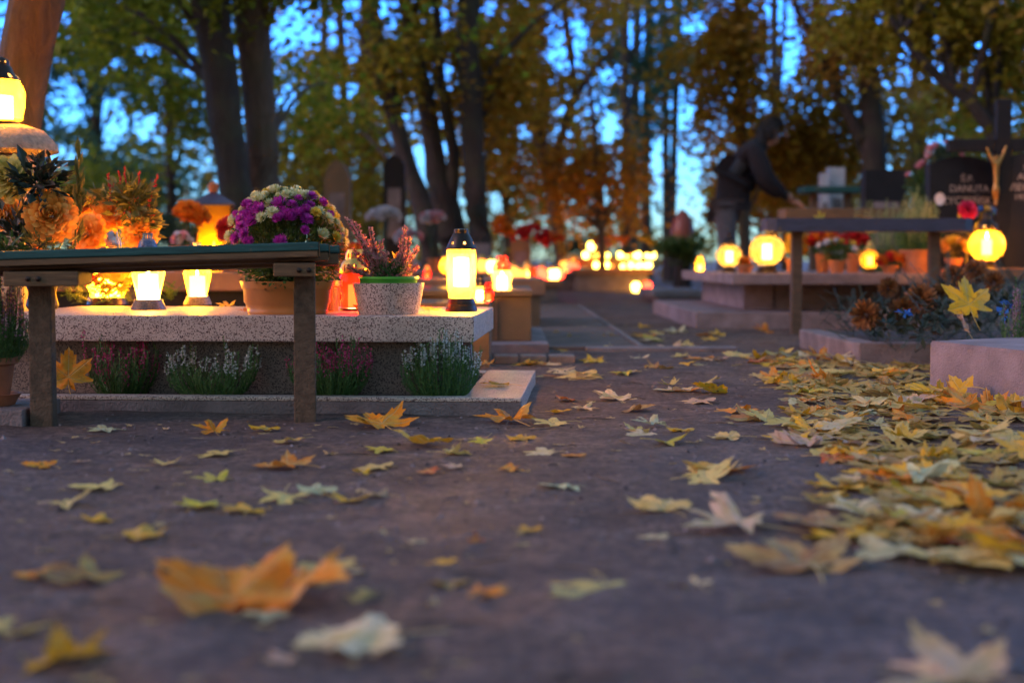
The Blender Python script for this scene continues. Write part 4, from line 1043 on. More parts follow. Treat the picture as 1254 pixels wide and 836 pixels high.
# rear wooden bench and dark rail bench
def back_bench(label, px0, px1, pyt, Y, th, mat):
    a = at(px0, pyt, Y); b = at(px1, pyt, Y); t = thing('bench', label, 'bench', (a.x, Y, 0)); W = b.x-a.x
    m = MB(); m.box(0, W, 0, .3, a.z-th, a.z, b=.006); m.build('plank', M[mat], t)
    for x in (.08, W-.14):
        m = MB(); m.box(x, x+.06, .12, .18, -.02, a.z-th-.001); m.build('post', M['wood_dark'], t)
back_bench('long ochre wooden bench behind the slate bench', 962, 1150, 255, 10.0, .09, 'wood')
back_bench('thin dark green bench in front of the pale steles', 985, 1060, 228, 11.6, .05, 'teal')
t = stone_box('headstone', 'weathered grey headstone partly behind the crucifix grave', 'headstone', 1160, 1200, 215, 11, 'grey_stone')

# white bouquets, red blooms on far graves
far_slabs = []
def far_grave(label, px0, px1, Y, z, dep=1.6, mat='grey_stone'):
    a = at(px0, 320, Y); b = at(px1, 320, Y); t = thing('grave', label, 'grave', ((a.x+b.x)/2, Y, 0)); W = b.x-a.x
    m = MB(); m.box(-W/2+.06, W/2-.06, .05, dep-.05, -.02, z-.07); m.build('tomb_body', M['concrete_dark'], t)
    m = MB(); m.box(-W/2, W/2, 0, dep, z-.069, z, b=.01); m.build('cover_slab', M[mat], t)
    return (a.x, b.x, Y, z)
fa = far_grave('far grave left of the path under the yellow and pink candle glow', 440, 600, 12.2, .30, mat='red_stone')
fb = far_grave('far grave beside the path with red and orange candles', 600, 690, 13.6, .22, mat='red_stone')
fc = far_grave('broad far grave at the path end crowded with bright candles', 700, 800, 18.5, .30, 2.4, mat='red_stone')
m = MB(); m.box(fc[0]+.1, fc[1]-.1, 19.5, 20.6, .302, .43, b=.01); tag(m.build('stone_block', M['red_stone']), 'raised stone block across the middle of the broad far grave', 'stone block')
fd = far_grave('dark far grave under the rhododendron', 800, 868, 13.5, .12, mat='grey_stone')
fe = far_grave('far low grave between the candle groups', 640, 712, 19.0, .25, mat='grey_stone')
for i, (lab, px, py, Y, z, mats, rx, rz) in enumerate((
    ('white bouquet before the tall rounded headstone', 470, 266, 12.6, .30, ['white_p'], 18, 9),
    ('white and lilac bouquet left of the tall lantern cap', 530, 270, 12.8, .30, ['white_p', 'pink_p'], 15, 8),
    ('orange potted blooms behind the white jar lantern', 616, 285, 13.8, .22, ['orange_p'], 10, 18),
    ('red bouquet on the far grave beside the path', 652, 292, 14.0, .22, ['red_p'], 22, 14),
    ('red bouquet fading into orange right of the first red one', 676, 298, 14.2, .22, ['red_p', 'orange_p'], 14, 10),
    ('pink bouquet low on the far left grave', 500, 292, 12.5, .30, ['pink_p', 'white_p'], 14, 8),
    ('orange blooms above the crowd of bright candles', 765, 298, 19.6, .30, ['orange_p', 'mum_yel'], 40, 8),
    ('orange blooms left of the crowd of bright candles', 735, 300, 19.4, .30, ['orange_p', 'pink_p'], 12, 9))):
    bunch('bouquet', lab, px, py, Y, z, rx, rz, mats, .05, 120, leafmat='dkgreen', cat='bouquet', n=22, seed=20+i)

def far_lantern(matk):
    t = thing('grave_candle', '', 'candle lantern')
    m = MB(); m.lathe([(.022, 0), (.034, .015), (.042, .045), (.036, .075), (.024, .09)], 14, cap0=True); m.build('glass', M[matk], t, smooth=True)
    m = MB(); m.lathe([(.030, .09), (.030, .10), (.018, .125), (.004, .13)], 14, cap0=True, cap1=True); m.build('cap', M['gold'], t, smooth=True)
    return t
protos = {k: far_lantern(k) for k in ('far_y', 'far_r', 'far_o', 'far_w')}
used = {}
cn = dict(far_y='bright yellow', far_r='red', far_o='orange', far_w='pale greenish')
def cand(k, px, py, Y, z, where, grp, s=1.0):
    lab = '%s grave candle %s' % (cn[k], where); pos = (at(px, py, Y).x, Y, z)
    if k not in used: o = protos[k]; o.location = pos; o['label'] = lab; o['group'] = grp; o.scale = (s,)*3; used[k] = 1
    else: o = dup(protos[k], pos, 0, lab, grp, s)
    return o
rnd = random.Random(77)
for i in range(28):
    px = rnd.triangular(714, 808, 765); k = rnd.choice(['far_y']*7+['far_o', 'far_r'])
    up_ = i % 2; cand(k, px, 315, rnd.uniform(19.55, 20.4) if up_ else rnd.uniform(18.6, 19.4), .431 if up_ else .301, 'in the crowd of candles on the broad far grave', 'candles crowded on the broad far grave', rnd.uniform(.35, .95))
for (k, px, z, Y, s) in (('far_y', 724, .55, 21.5, 1.3), ('far_y', 738, .62, 22, 1.2), ('far_r', 793, .06, 18.2, 1.4), ('far_y', 795, .17, 18.25, 1.0), ('far_o', 728, .35, 20, 1.5), ('far_y', 779, .12, 18.2, 1.3)):
    if z > .31:
        a = at(px, 300, Y); m = MB(); m.box(a.x-.09, a.x+.09, Y-.09, Y+.09, -.02, z-.001, b=.01)
        tag(m.build('stone_post', M['grey_stone']), 'small grey stone post, %s of the three behind the candle crowd' % ('leftmost and taller' if px == 724 else 'rightmost and tallest' if px == 738 else 'middle and lowest'), 'post')
        cand(k, px, 300, Y, z, 'raised on a small stone post behind the crowd', 'candles on small stone posts', s)
    else:
        cand(k, px, 300, Y, 0.0 if z < .1 else 0.0, 'on the soil in front of the broad far grave', 'candles on the soil before the broad far grave', s)
for (k, px, s) in (('far_o', 629, 1.6), ('far_o', 636, 1.3), ('far_o', 646, 1.7), ('far_y', 650, 1.2), ('far_r', 664, 1.5), ('far_y', 674, 1.2), ('far_y', 680, 1.3), ('far_r', 686, 1.3), ('far_o', 641, 1.2), ('far_r', 669, 1.2)):
    if px < 689: cand(k, px, 315, rnd.uniform(13.8, 14.6), .221, 'on the far grave beside the path', 'candles on the far grave beside the path', s*.8)
for (k, px, s) in (('far_r', 697, 1.4), ('far_r', 704, 1.2), ('far_y', 695, 1.6), ('far_o', 690, 1.4), ('far_w', 711, 1.5), ('far_o', 702, 1.8)):
    cand(k, px, 318, rnd.uniform(19.2, 20.0), .251, 'on the low grave between the candle groups', 'candles on the low grave between the groups', s)
for (k, px, s) in (('far_y', 602, 1.1), ('far_o', 590, 1.2), ('far_o', 575, 1.0), ('far_r', 560, .9), ('far_y', 455, .9), ('far_o', 488, .9)):
    cand(k, px, 318, rnd.uniform(12.5, 13.4), .301 if px < 600 else .301, 'on the far grave left of the path', 'candles on the far grave left of the path', s)

# ------------------------------------------------------------------ the bending person
def person():
    Y = 12.5; b = at(884, 318, Y)
    t = thing('person', 'person in dark jacket and grey jeans bending over a grave, hands reaching down', 'person', (b.x, Y, 0), R(-8))
    s_ = 1.0
    leg = lambda q: [(0.02, q*.09, .84, .085), (.05, q*.11, .50, .062), (-.02, q*.11, .12, .042), (-.01, q*.11, .04, .042), (.14, q*.12, .03, .036)]
    J = [(0, 0, .92, .10)]+leg(1)+leg(-1)
    E = [(0, 1), (1, 2), (2, 3), (3, 4), (4, 5), (0, 6), (6, 7), (7, 8), (8, 9), (9, 10)]
    k = len(J)
    J += [(.06, 0, 1.08, .09), (.16, 0, 1.23, .10), (.27, 0, 1.35, .09), (.35, 0, 1.43, .055), (.43, 0, 1.48, .078), (.46, 0, 1.54, .088), (.50, 0, 1.43, .055)]
    E += [(0, k), (k, k+1), (k+1, k+2), (k+2, k+3), (k+3, k+4), (k+4, k+5), (k+4, k+6)]
    for q in (1, -1):
        n = len(J)
        J += [(.26, q*.17, 1.33, .062), (.38, q*.20, 1.09, .046), (.55, q*.15, .96, .032), (.60, q*.14, .93, .026)]
        E += [(k+2, n), (n, n+1), (n+1, n+2), (n+2, n+3)]
    skin_fig('body', J, E, M['body'], t)
    for q in (1, -1):                                            # hands: palm, four fingers, thumb
        o = Vector((.60, q*.14, .93)); Jh = [(0, 0, 0, .024), (.045, 0, -.012, .028)]; Eh = [(0, 1)]
        for f_ in range(4):
            yy = (f_-1.5)*.019; L = (.07, .08, .075, .06)[f_]; n = len(Jh)
            Jh += [(.08, yy, -.02, .009), (.08+L*.5, yy*1.1, -.035, .008), (.08+L*.85, yy*1.1, -.06, .0065)]
            Eh += [(1, n), (n, n+1), (n+1, n+2)]
        n = len(Jh); Jh += [(.03, -q*.035, -.018, .010), (.06, -q*.05, -.035, .008)]; Eh += [(0, n), (n, n+1)]
        h = skin_fig('hand', Jh, Eh, M['skin'], t, sub=1); h.location = o; h.rotation_euler = (0, R(20), 0)
    # jeans
    Jj = [(0, 0, .95, .150)]+[(x, y, z, r+.022) for x, y, z, r in leg(1)[:3]]+[(x, y, z, r+.022) for x, y, z, r in leg(-1)[:3]]
    skin_fig('jeans', Jj, [(0, 1), (1, 2), (2, 3), (0, 4), (4, 5), (5, 6)], M['jeans'], t)
    for q in (1, -1):
        skin_fig('shoe', [(-.05, q*.11, .05, .05), (.05, q*.115, .045, .05), (.17, q*.12, .035, .04)], [(0, 1), (1, 2)], M['shoe'], t)
    Jc = [(.06, 0, .90, .145), (.04, 0, .99, .17), (.09, 0, 1.10, .205), (.17, 0, 1.24, .225), (.25, 0, 1.36, .20), (.34, 0, 1.42, .11)]; Ec = [(0, 1), (1, 2), (2, 3), (3, 4), (4, 5)]
    for q in (1, -1):
        n = len(Jc); Jc += [(.27, q*.17, 1.32, .10), (.37, q*.21, 1.09, .085), (.52, q*.155, .97, .058)]; Ec += [(4, n), (n, n+1), (n+1, n+2)]
    skin_fig('jacket', Jc, Ec, M['jacket'], t, root=1)
    m = MB(); m.lathe([(.150, .865), (.160, .885)], 24, Matrix.Translation((.02, 0, 0))); m.build('shirt_hem', M['shirt'], t, smooth=True)
    skin_fig('hair', [(.42, 0, 1.575, .105), (.37, 0, 1.50, .095), (.35, 0, 1.43, .07), (.47, 0, 1.59, .07), (.41, .06, 1.50, .06), (.41, -.06, 1.50, .06), (.39, .075, 1.43, .035), (.39, -.075, 1.43, .035)], [(0, 1), (1, 2), (0, 3), (0, 4), (0, 5), (4, 6), (5, 7)], M['hair'], t)
    hm = MB(); hr = random.Random(4)
    for q in range(160):
        a = hr.uniform(0, 2*PI); e = hr.uniform(-.4, 1.5); d = Vector((math.cos(a)*math.cos(e), math.sin(a)*math.cos(e), math.sin(e)))
        if d.x > .5 and d.z < .5: continue
        p = Vector((.42, 0, 1.55))+d*.095; hm.tube([p, p+d*.03+Vector((0, 0, -.02)), p+d*.035+Vector((hr.uniform(-.02, .02), 0, -.09))], [.006, .005, .002], 4)
    hm.build('hair_strands', M['hair'], t)
    # face: nose, eyes, ears, mouth on the side turned to the grave
    skin_fig('nose', [(.535, 0, 1.50, .018), (.565, 0, 1.475, .015)], [(0, 1)], M['skin'], t, sub=1)
    for q in (1, -1):
        m = MB(); m.lathe([(.001, -.008), (.009, 0), (.001, .008)], 10, Matrix.Translation((.535, q*.034, 1.525))); m.build('eye', M['enamel'], t)
        m = MB(); m.lathe([(.001, -.025), (.018, -.01), (.022, .01), (.001, .028)], 10, Matrix.Translation((.44, q*.09, 1.50)) @ Matrix.Diagonal((1, .4, 1, 1))); m.build('ear', M['skin'], t)
    m = MB(); m.box(.545, .555, -.02, .02, 1.435, 1.443); m.build('mouth', M['shirt'], t)
person()
# red clothed vase / red upright and the rhododendron
c = at(836, 300, 16); t = thing('red_lantern', 'tall dark red unlit lantern at the far end of the path', 'lantern', (c.x, 16, 0))
m = MB(); m.lathe([(.09, 0), (.11, .05), (.10, .38), (.12, .5), (.13, .6)], 20, cap0=True); m.build('stand', M['dark_stone'], t, smooth=True)
m = MB(); m.lathe([(.13, .601), (.14, .70), (.11, .86), (.04, .95), (.001, .97)], 20); m.build('hood', M['planter_red'], t, smooth=True)
def shrub(label, px, pyc, Y, rx, rz, mat, n=1600, L=.07, name='shrub'):
    rnd = random.Random(int(px)); c = at(px, pyc, Y); k = Y/F; t = thing(name, label, 'shrub', (c.x, Y, 0))
    g = MB()
    for q in range(28):
        a = Vector((rnd.gauss(0, .4)*rx*k, rnd.gauss(0, .35)*rx*k, c.z+rnd.gauss(0, .4)*rz*k))
        a.z = max(.08, a.z)
        leaf_mass(g, a, (rx*k*.3, rx*k*.3, rz*k*.35), n//28, L, L*.45, .3, rnd, .2)
    g.build('leaves', M[mat], t)
    g = MB()
    for q in range(9): g.tube(stems_curve((rnd.uniform(-.05, .05), rnd.uniform(-.05, .05), -.02), (rnd.gauss(0, .35)*rx*k, 0, c.z+.1), (0, 0, .03), 4), [.012, .01, .008, .006, .004], 5)
    g.build('stems', M['bark_dark'], t)
shrub('dark green rhododendron at the far end of the path', 835, 305, 15, 34, 18, 'green', 1500)
shrub('small dark bush behind the far candles', 700, 300, 24, 40, 14, 'dkgreen', 900)
shrub('low dark bush left behind the house shaped lantern', 200, 285, 14, 60, 22, 'dkgreen', 1300)
shrub('low dark bush behind the reddish pointed headstone', 370, 262, 17, 50, 30, 'dkgreen', 1300)
shrub('dark bush behind the crucifix grave', 1180, 215, 14, 60, 40, 'dkgreen', 1800)

# ------------------------------------------------------------------ trees
GAPS = [(5, 55, 16, 50), (88, 120, 20, 30), (135, 150, 20, 30), (185, 155, 26, 16), (70, 190, 26, 12), (145, 75, 12, 8), (80, 20, 8, 14), (365, 35, 30, 26), (405, 40, 20, 20), (432, 35, 18, 42),
        (475, 20, 14, 26), (540, 22, 12, 16), (350, 120, 14, 16), (425, 110, 18, 10), (547, 92, 9, 18), (524, 105, 8, 32), (516, 205, 15, 42), (548, 170, 8, 32), (565, 255, 14, 22), (680, 40, 14, 40), (706, 45, 14, 34), (690, 75, 16, 14),
        (780, 40, 14, 28), (745, 90, 12, 12), (780, 110, 12, 12), (745, 150, 12, 14), (610, 245, 12, 12), (745, 165, 10, 12), (812, 195, 18, 34), (835, 130, 16, 30), (832, 235, 30, 50), (806, 262, 16, 22),
        (956, 12, 24, 16), (962, 55, 22, 34), (955, 95, 14, 14), (940, 130, 12, 8), (1108, 65, 8, 26), (1145, 70, 10, 30), (1115, 95, 10, 10), (1150, 172, 24, 9), (1105, 158, 12, 10), (1180, 95, 12, 24), (740, 240, 10, 12), (1075, 20, 10, 10), (645, 160, 10, 10), (230, 85, 8, 12), (200, 100, 8, 8), (1145, 8, 8, 8), (1240, 140, 8, 14), (180, 60, 20, 10), (600, 10, 12, 10), (850, 30, 20, 14), (1200, 60, 10, 14)]
def gap_reject(p, rnd):
    if p[1] < 2: return False
    x, y = proj(p)
    for gx, gy, rx, ry in GAPS:
        d = ((x-gx)/rx)**2+((y-gy)/ry)**2
        if d < 1: return rnd.random() < .85
        if d < 1.6 and rnd.random() < .25: return True
    return False
def crown_mesh(m, blobs, rnd, L, per=36):
    for (c, r, n) in blobs:
        n = int(n*.98); nc = max(1, n//per)
        for _ in range(nc):
            d = Vector((rnd.gauss(0, .5)*r[0], rnd.gauss(0, .5)*r[1], rnd.gauss(0, .5)*r[2])); cc = Vector(c)+d
            sp = L*3.2
            for q in range(per):
                p = cc+Vector((rnd.gauss(0, sp), rnd.gauss(0, sp), rnd.gauss(0, sp*.6)))
                if p.z < .25 or gap_reject(p, rnd): continue
                m.leafq(p, L*rnd.uniform(.7, 1.3), L*rnd.uniform(.6, .95), (rnd.uniform(-1, 1), rnd.uniform(-1, 1), rnd.uniform(-.9, .4)), (rnd.uniform(-1, 1), rnd.uniform(-1, 1), 1), .15)
def tree(label, Y, stems, blobs, col, bark='bark', L=.10, seed=0, cat='tree', name='tree'):
    """stems: lists of (px,py,width px) from the top down or base up; blobs: (px,py,Y,rpx,rpy,n)"""
    rnd = random.Random(seed+int(Y*7)); k = Y/F
    s0 = stems[0]; base = at(s0[0][0], s0[0][1], Y)
    bx = base.x
    t = thing(name, label, cat, (bx, Y, 0)); O = Vector((bx, Y, 0))
    g = MB()
    for i, st in enumerate(stems):
        P = []; Rr = []
        dy = 0 if i == 0 else rnd.uniform(-.3, .3)
        for j, (px, py, wd) in enumerate(st):
            v = at(px, py, Y); P.append(Vector((v.x, Y+dy*(j/max(1, len(st)-1)), v.z))-O); Rr.append(wd*k*.5)
        if i == 0 or st[0][1] > 255:   # run down to the ground with root flare
            b = P[0].copy(); b.z = .0; P = [Vector((b.x, b.y, -.06)), Vector((b.x, b.y, .08))]+P; Rr = [Rr[0]*1.5, Rr[0]*1.22]+Rr
        # refine
        P2 = []; R2 = []
        for j in range(len(P)-1):
            ns = max(2, int((P[j+1]-P[j]).length/.22))
            for q in range(ns):
                f_ = q/ns; P2.append(P[j].lerp(P[j+1], f_)+Vector((noise.noise(Vector((P[j].x*3+i, q*.7+j, seed)))*Rr[j]*.25, 0, 0))); R2.append(Rr[j]*(1-f_)+Rr[j+1]*f_)
        P2.append(P[-1]); R2.append(Rr[-1])
        g.tube(P2, R2, 14, .16)
        if i == 0: TR = list(P2)
    g.build('trunk', M[bark], t, smooth=True)
    c = MB(); bl = []
    for (px, py, Yb, rx, ry, n) in blobs:
        v = at(px, py, Yb); kk = Yb/F; bl.append(((v.x, v.y, v.z), (rx*kk, min(2.5, rx*kk), ry*kk), n))
    crown_mesh(c, bl, rnd, L)
    c.v = [(x-bx, y-Y, z) for x, y, z in c.v]
    if c.v: c.build('crown', M['crown_'+col], t)
    # limbs reaching into the crown
    g = MB()
    for (cc, r, n) in bl:
        a = Vector(cc)-O; zt_ = max(.8, a.z-1.2*r[2]-.3); st = min(TR, key=lambda v: abs(v.z-zt_)).copy()
        for q in range(4):
            e = a+Vector((rnd.uniform(-.8, .8)*r[0], rnd.uniform(-.6, .6)*r[1], rnd.uniform(-.3, .8)*r[2]))
            g.tube(stems_curve(st, e, (0, 0, .25), 6), [.026, .023, .02, .016, .012, .008, .004], 5)
    if bl: g.build('limb', M[bark], t, smooth=True)
    return t
T = tree
T('thick leaning tree trunk lit orange behind the stone pillar', 5.7, [[(-8, 300, 58), (18, 165, 60), (33, 75, 62), (46, 0, 64), (60, -120, 62), (70, -500, 50)]], [(40, -160, 7.2, 150, 60, 1400)], 'olive', 'bark_smooth', .08, 1)
T('dark smooth trunk, left one of the close pair', 11, [[(302, 300, 38), (288, 230, 40), (272, 120, 42), (257, 0, 46), (240, -180, 42), (230, -700, 30)]], [(200, -60, 11, 200, 90, 3600), (150, 40, 12.5, 90, 40, 1500)], 'green', 'bark_dark', .09, 2)
T('brown smooth trunk, right one of the close pair', 11.3, [[(334, 300, 40), (326, 230, 41), (317, 120, 41), (307, 0, 42), (300, -180, 38), (310, -700, 28)]], [(330, -70, 11.5, 180, 90, 3000), (370, 130, 14, 60, 40, 700)], 'green', 'bark', .09, 3)
T('multi stemmed maple, leaning left stem, behind the tall lantern', 16, [[(528, 320, 30), (520, 260, 26), (496, 190, 22), (472, 100, 20), (455, 20, 20), (440, -120, 18), (430, -400, 12)], [(470, 100, 9), (450, 60, 8), (425, 10, 5)]], [(450, 60, 16, 70, 60, 2600), (420, 170, 18, 60, 50, 1500), (440, -80, 16, 110, 60, 2500)], 'olive', 'bark_dark', .10, 4)
T('two stemmed dark tree with stems crossing behind the tall lantern', 16.6, [[(556, 320, 40), (548, 260, 36), (532, 190, 26), (518, 110, 22), (502, 40, 20), (490, -60, 18), (480, -400, 12)], [(550, 265, 20), (556, 190, 16), (540, 100, 12), (535, 0, 10)]], [(500, 80, 17.5, 50, 60, 1500), (520, -60, 17, 90, 60, 2200), (470, 250, 19, 60, 25, 700)], 'olive', 'bark_dark', .10, 5)
T('straight dark trunk right of the multi stemmed maples', 16.2, [[(588, 320, 34), (584, 260, 30), (577, 160, 28), (572, 60, 28), (570, -60, 28), (572, -450, 18)], [(580, 120, 8), (620, 60, 7), (660, 20, 5), (700, -10, 4)]], [(600, 90, 17, 60, 60, 2200), (610, 170, 18.5, 40, 40, 1100), (620, -60, 17, 110, 60, 2500)], 'ochre', 'bark_dark', .10, 6)
T('slender forked tree standing alone left of the path end', 20, [[(688, 325, 18), (682, 270, 17), (672, 215, 18), (655, 160, 14), (640, 100, 11), (630, 40, 9), (622, -60, 8), (620, -300, 5)], [(674, 225, 15), (690, 160, 11), (703, 120, 11), (700, 70, 10), (690, 10, 8), (680, -100, 6)], [(703, 120, 8), (725, 90, 6), (750, 60, 4)], [(667, 190, 8), (668, 130, 7), (664, 80, 5)]], [(650, 90, 20, 55, 50, 1800), (660, 20, 20, 80, 40, 1500), (720, 20, 20, 40, 30, 600)], 'ochre', 'bark', .11, 7)
T('young orange maple with drooping leaves near the path end', 19, [[(738, 325, 10), (735, 240, 9), (728, 160, 7), (720, 90, 5)]], [(700, 220, 19, 50, 45, 1300), (750, 205, 19.5, 60, 45, 1500), (690, 275, 21, 50, 20, 400), (775, 255, 21, 45, 25, 500)], 'orange', 'bark', .10, 8)
T('thin straight pine trunk above the orange maple', 24, [[(768, 325, 12), (767, 200, 10), (765, 100, 10), (766, 0, 10), (766, -300, 7)]], [(790, 90, 25, 40, 40, 900), (800, 20, 25, 60, 40, 1200), (740, 60, 25, 40, 60, 1000)], 'bluegreen', 'bark_dark', .12, 9)
T('dark pine with bluish needles beside the bright sky gap', 26, [[(792, 325, 14), (790, 200, 12), (793, 100, 12), (795, 0, 10), (795, -300, 8)]], [(800, 180, 26, 25, 50, 900), (790, 110, 26, 40, 50, 900), (860, 70, 27, 50, 50, 1500)], 'bluegreen', 'bark_dark', .12, 10)
T('orange leaved tree behind the bending person', 18, [[(912, 325, 15), (910, 200, 13), (905, 100, 12), (903, 0, 11), (900, -300, 8)]], [(890, 110, 18, 45, 50, 2300), (900, 40, 18, 55, 40, 2200), (960, 190, 19, 60, 60, 3000), (885, -50, 18, 90, 40, 1700), (1000, 120, 19, 40, 50, 1300)], 'ochre', 'bark', .10, 11)
T('stout trunk behind the dark square headstone', 17, [[(1073, 320, 32), (1072, 220, 30), (1068, 130, 28), (1062, 40, 26), (1055, -60, 24), (1050, -400, 16)], [(1056, 170, 16), (1028, 120, 13), (1000, 60, 11), (975, 15, 8), (960, -30, 6)], [(1066, 80, 10), (1090, 20, 8), (1110, -40, 6)]], [(1020, 40, 17, 60, 50, 2200), (1100, 20, 17, 70, 40, 2200), (1060, 160, 19, 80, 45, 2400), (1040, -70, 17, 130, 50, 2200)], 'brown', 'bark_dark', .10, 12)
T('leaning dark tree reaching left above the headstones', 12.5, [[(1236, 300, 24), (1215, 160, 18), (1190, 125, 16), (1150, 95, 13), (1118, 62, 10), (1090, 20, 7)], [(1190, 125, 10), (1200, 60, 9), (1215, -20, 8)]], [(1150, 30, 13, 90, 40, 2600), (1215, 60, 13, 50, 60, 1900), (1170, -60, 13, 140, 50, 2200)], 'olive', 'bark_dark', .09, 13)
T('green leaved tree at the top right edge', 14, [[(1300, 320, 26), (1290, 100, 24), (1285, -100, 20), (1285, -400, 16)]], [(1220, 25, 14, 60, 35, 2200), (1260, 100, 15, 40, 70, 1600), (1230, 170, 17, 40, 40, 900)], 'green', 'bark', .09, 14)
T('slim trunk between the pine and the close trunk pair', 22, [[(212, 325, 14), (208, 200, 12), (205, 60, 11), (203, -200, 8)]], [(150, 30, 20, 110, 50, 3800), (210, 130, 20, 60, 60, 2200), (110, 230, 22, 60, 30, 1200)], 'green', 'bark_dark', .11, 15)
T('blue green conifer behind the orange lit trunk', 25, [[(118, 325, 18), (118, 160, 14), (118, 0, 10), (118, -200, 6)]], [(120, 190, 25, 60, 50, 2000), (110, 100, 25, 60, 60, 1800), (170, 240, 25, 60, 30, 1500), (60, 60, 24, 40, 50, 900)], 'bluegreen', 'bark_dark', .13, 16)
T('olive tree filling the gap right of the close trunk pair', 21, [[(392, 325, 14), (390, 200, 12), (396, 80, 10), (400, -100, 8)]], [(380, 170, 21, 50, 50, 2200), (390, 90, 21, 45, 30, 1200), (430, 240, 22, 50, 30, 1300), (350, 230, 22, 30, 40, 800)], 'olive', 'bark', .11, 17)
T('brownish tree with bare branches over the headstones', 22, [[(1126, 325, 14), (1122, 200, 12), (1120, 90, 10), (1118, -100, 8)], [(1122, 190, 7), (1100, 130, 5), (1080, 80, 4)]], [(1120, 120, 22, 60, 60, 2200), (1190, 200, 22, 70, 40, 2200), (1000, 240, 23, 80, 30, 2200)], 'brown', 'bark', .11, 18)
T('small orange tree behind the pale steles', 21, [[(960, 325, 9), (962, 240, 8), (968, 150, 6)]], [(930, 230, 21, 60, 35, 2200), (1000, 190, 21, 60, 40, 2000), (900, 180, 22, 30, 30, 700)], 'orange', 'bark', .10, 19)
T('ochre tree left of the slender forked tree', 24, [[(622, 325, 10), (618, 200, 9), (612, 60, 8), (610, -100, 6)]], [(620, 230, 24, 45, 40, 1600), (590, 150, 24, 50, 50, 1300), (560, 40, 24, 60, 40, 1300)], 'ochre', 'bark', .12, 20)
# off-frame trees either side so that the wood goes on
for i, (px, Y, col) in enumerate(((-160, 10, 'green'), (-300, 16, 'olive'), (1420, 11, 'brown'), (1520, 17, 'ochre'))):
    T(['green tree just outside the left edge beyond the pillar', 'olive tree further out on the left', 'brown tree just outside the right edge', 'ochre tree further out on the right'][i], Y, [[(px, 320, 32), (px+6, 100, 28), (px, -150, 22), (px, -500, 14)]], [(px, -60, Y, 180, 140, 1800), (px, 120, Y+1, 120, 70, 800)], col, 'bark', .11, 30+i)
# the wood behind
rnd = random.Random(99)
for (lab, col, xs, n) in (('olive and green mass of the far wood', 'olive', (-1, .15), 7500), ('ochre mass of the far wood behind the path', 'ochre', (-.25, 1), 6500), ('dark brown undergrowth of the far wood', 'brown', (-1, 1), 8000)):
    m = MB(); cnt = 0
    while cnt < n:
        u_ = rnd.uniform(*xs); Y = rnd.uniform(32, 48); low = col == 'brown'
        c = Vector((u_*Y*.5, Y, rnd.uniform(.2, 3.2) if low else rnd.uniform(1, 12)))
        for q in range(30):
            p = c+Vector((rnd.gauss(0, .9), rnd.gauss(0, .9), rnd.gauss(0, .5))); cnt += 1
            if p.z < .1 or gap_reject(p, rnd): continue
            m.leafq(p, rnd.uniform(.2, .4), rnd.uniform(.15, .3), (rnd.uniform(-1, 1), rnd.uniform(-1, 1), rnd.uniform(-.9, .4)), (rnd.uniform(-1, 1), rnd.uniform(-1, 1), 1), .15)
    tag(m.build('far_wood_foliage', M['crown_'+col]), lab, 'wood', kind='stuff')
for i in range(16):
    px = rnd.uniform(-60, 1320); Y = rnd.uniform(26, 34); g = MB(); a = at(px, 320, Y); r = rnd.uniform(.07, .15); ln = rnd.uniform(-.6, .6)
    g.tube([(0, 0, -.1), (ln*.2, 0, 3), (ln*.6, 0, 6.5), (ln, 0, 12)], [r*1.2, r, r*.8, r*.5], 10, .2)
    o = g.build('bare_tree', M['bark_dark'], loc=(a.x, Y, 0), smooth=True)
    tag(o, 'thin bare dark trunk deep in the wood behind the graves', 'tree', 'thin bare trunks deep in the wood')

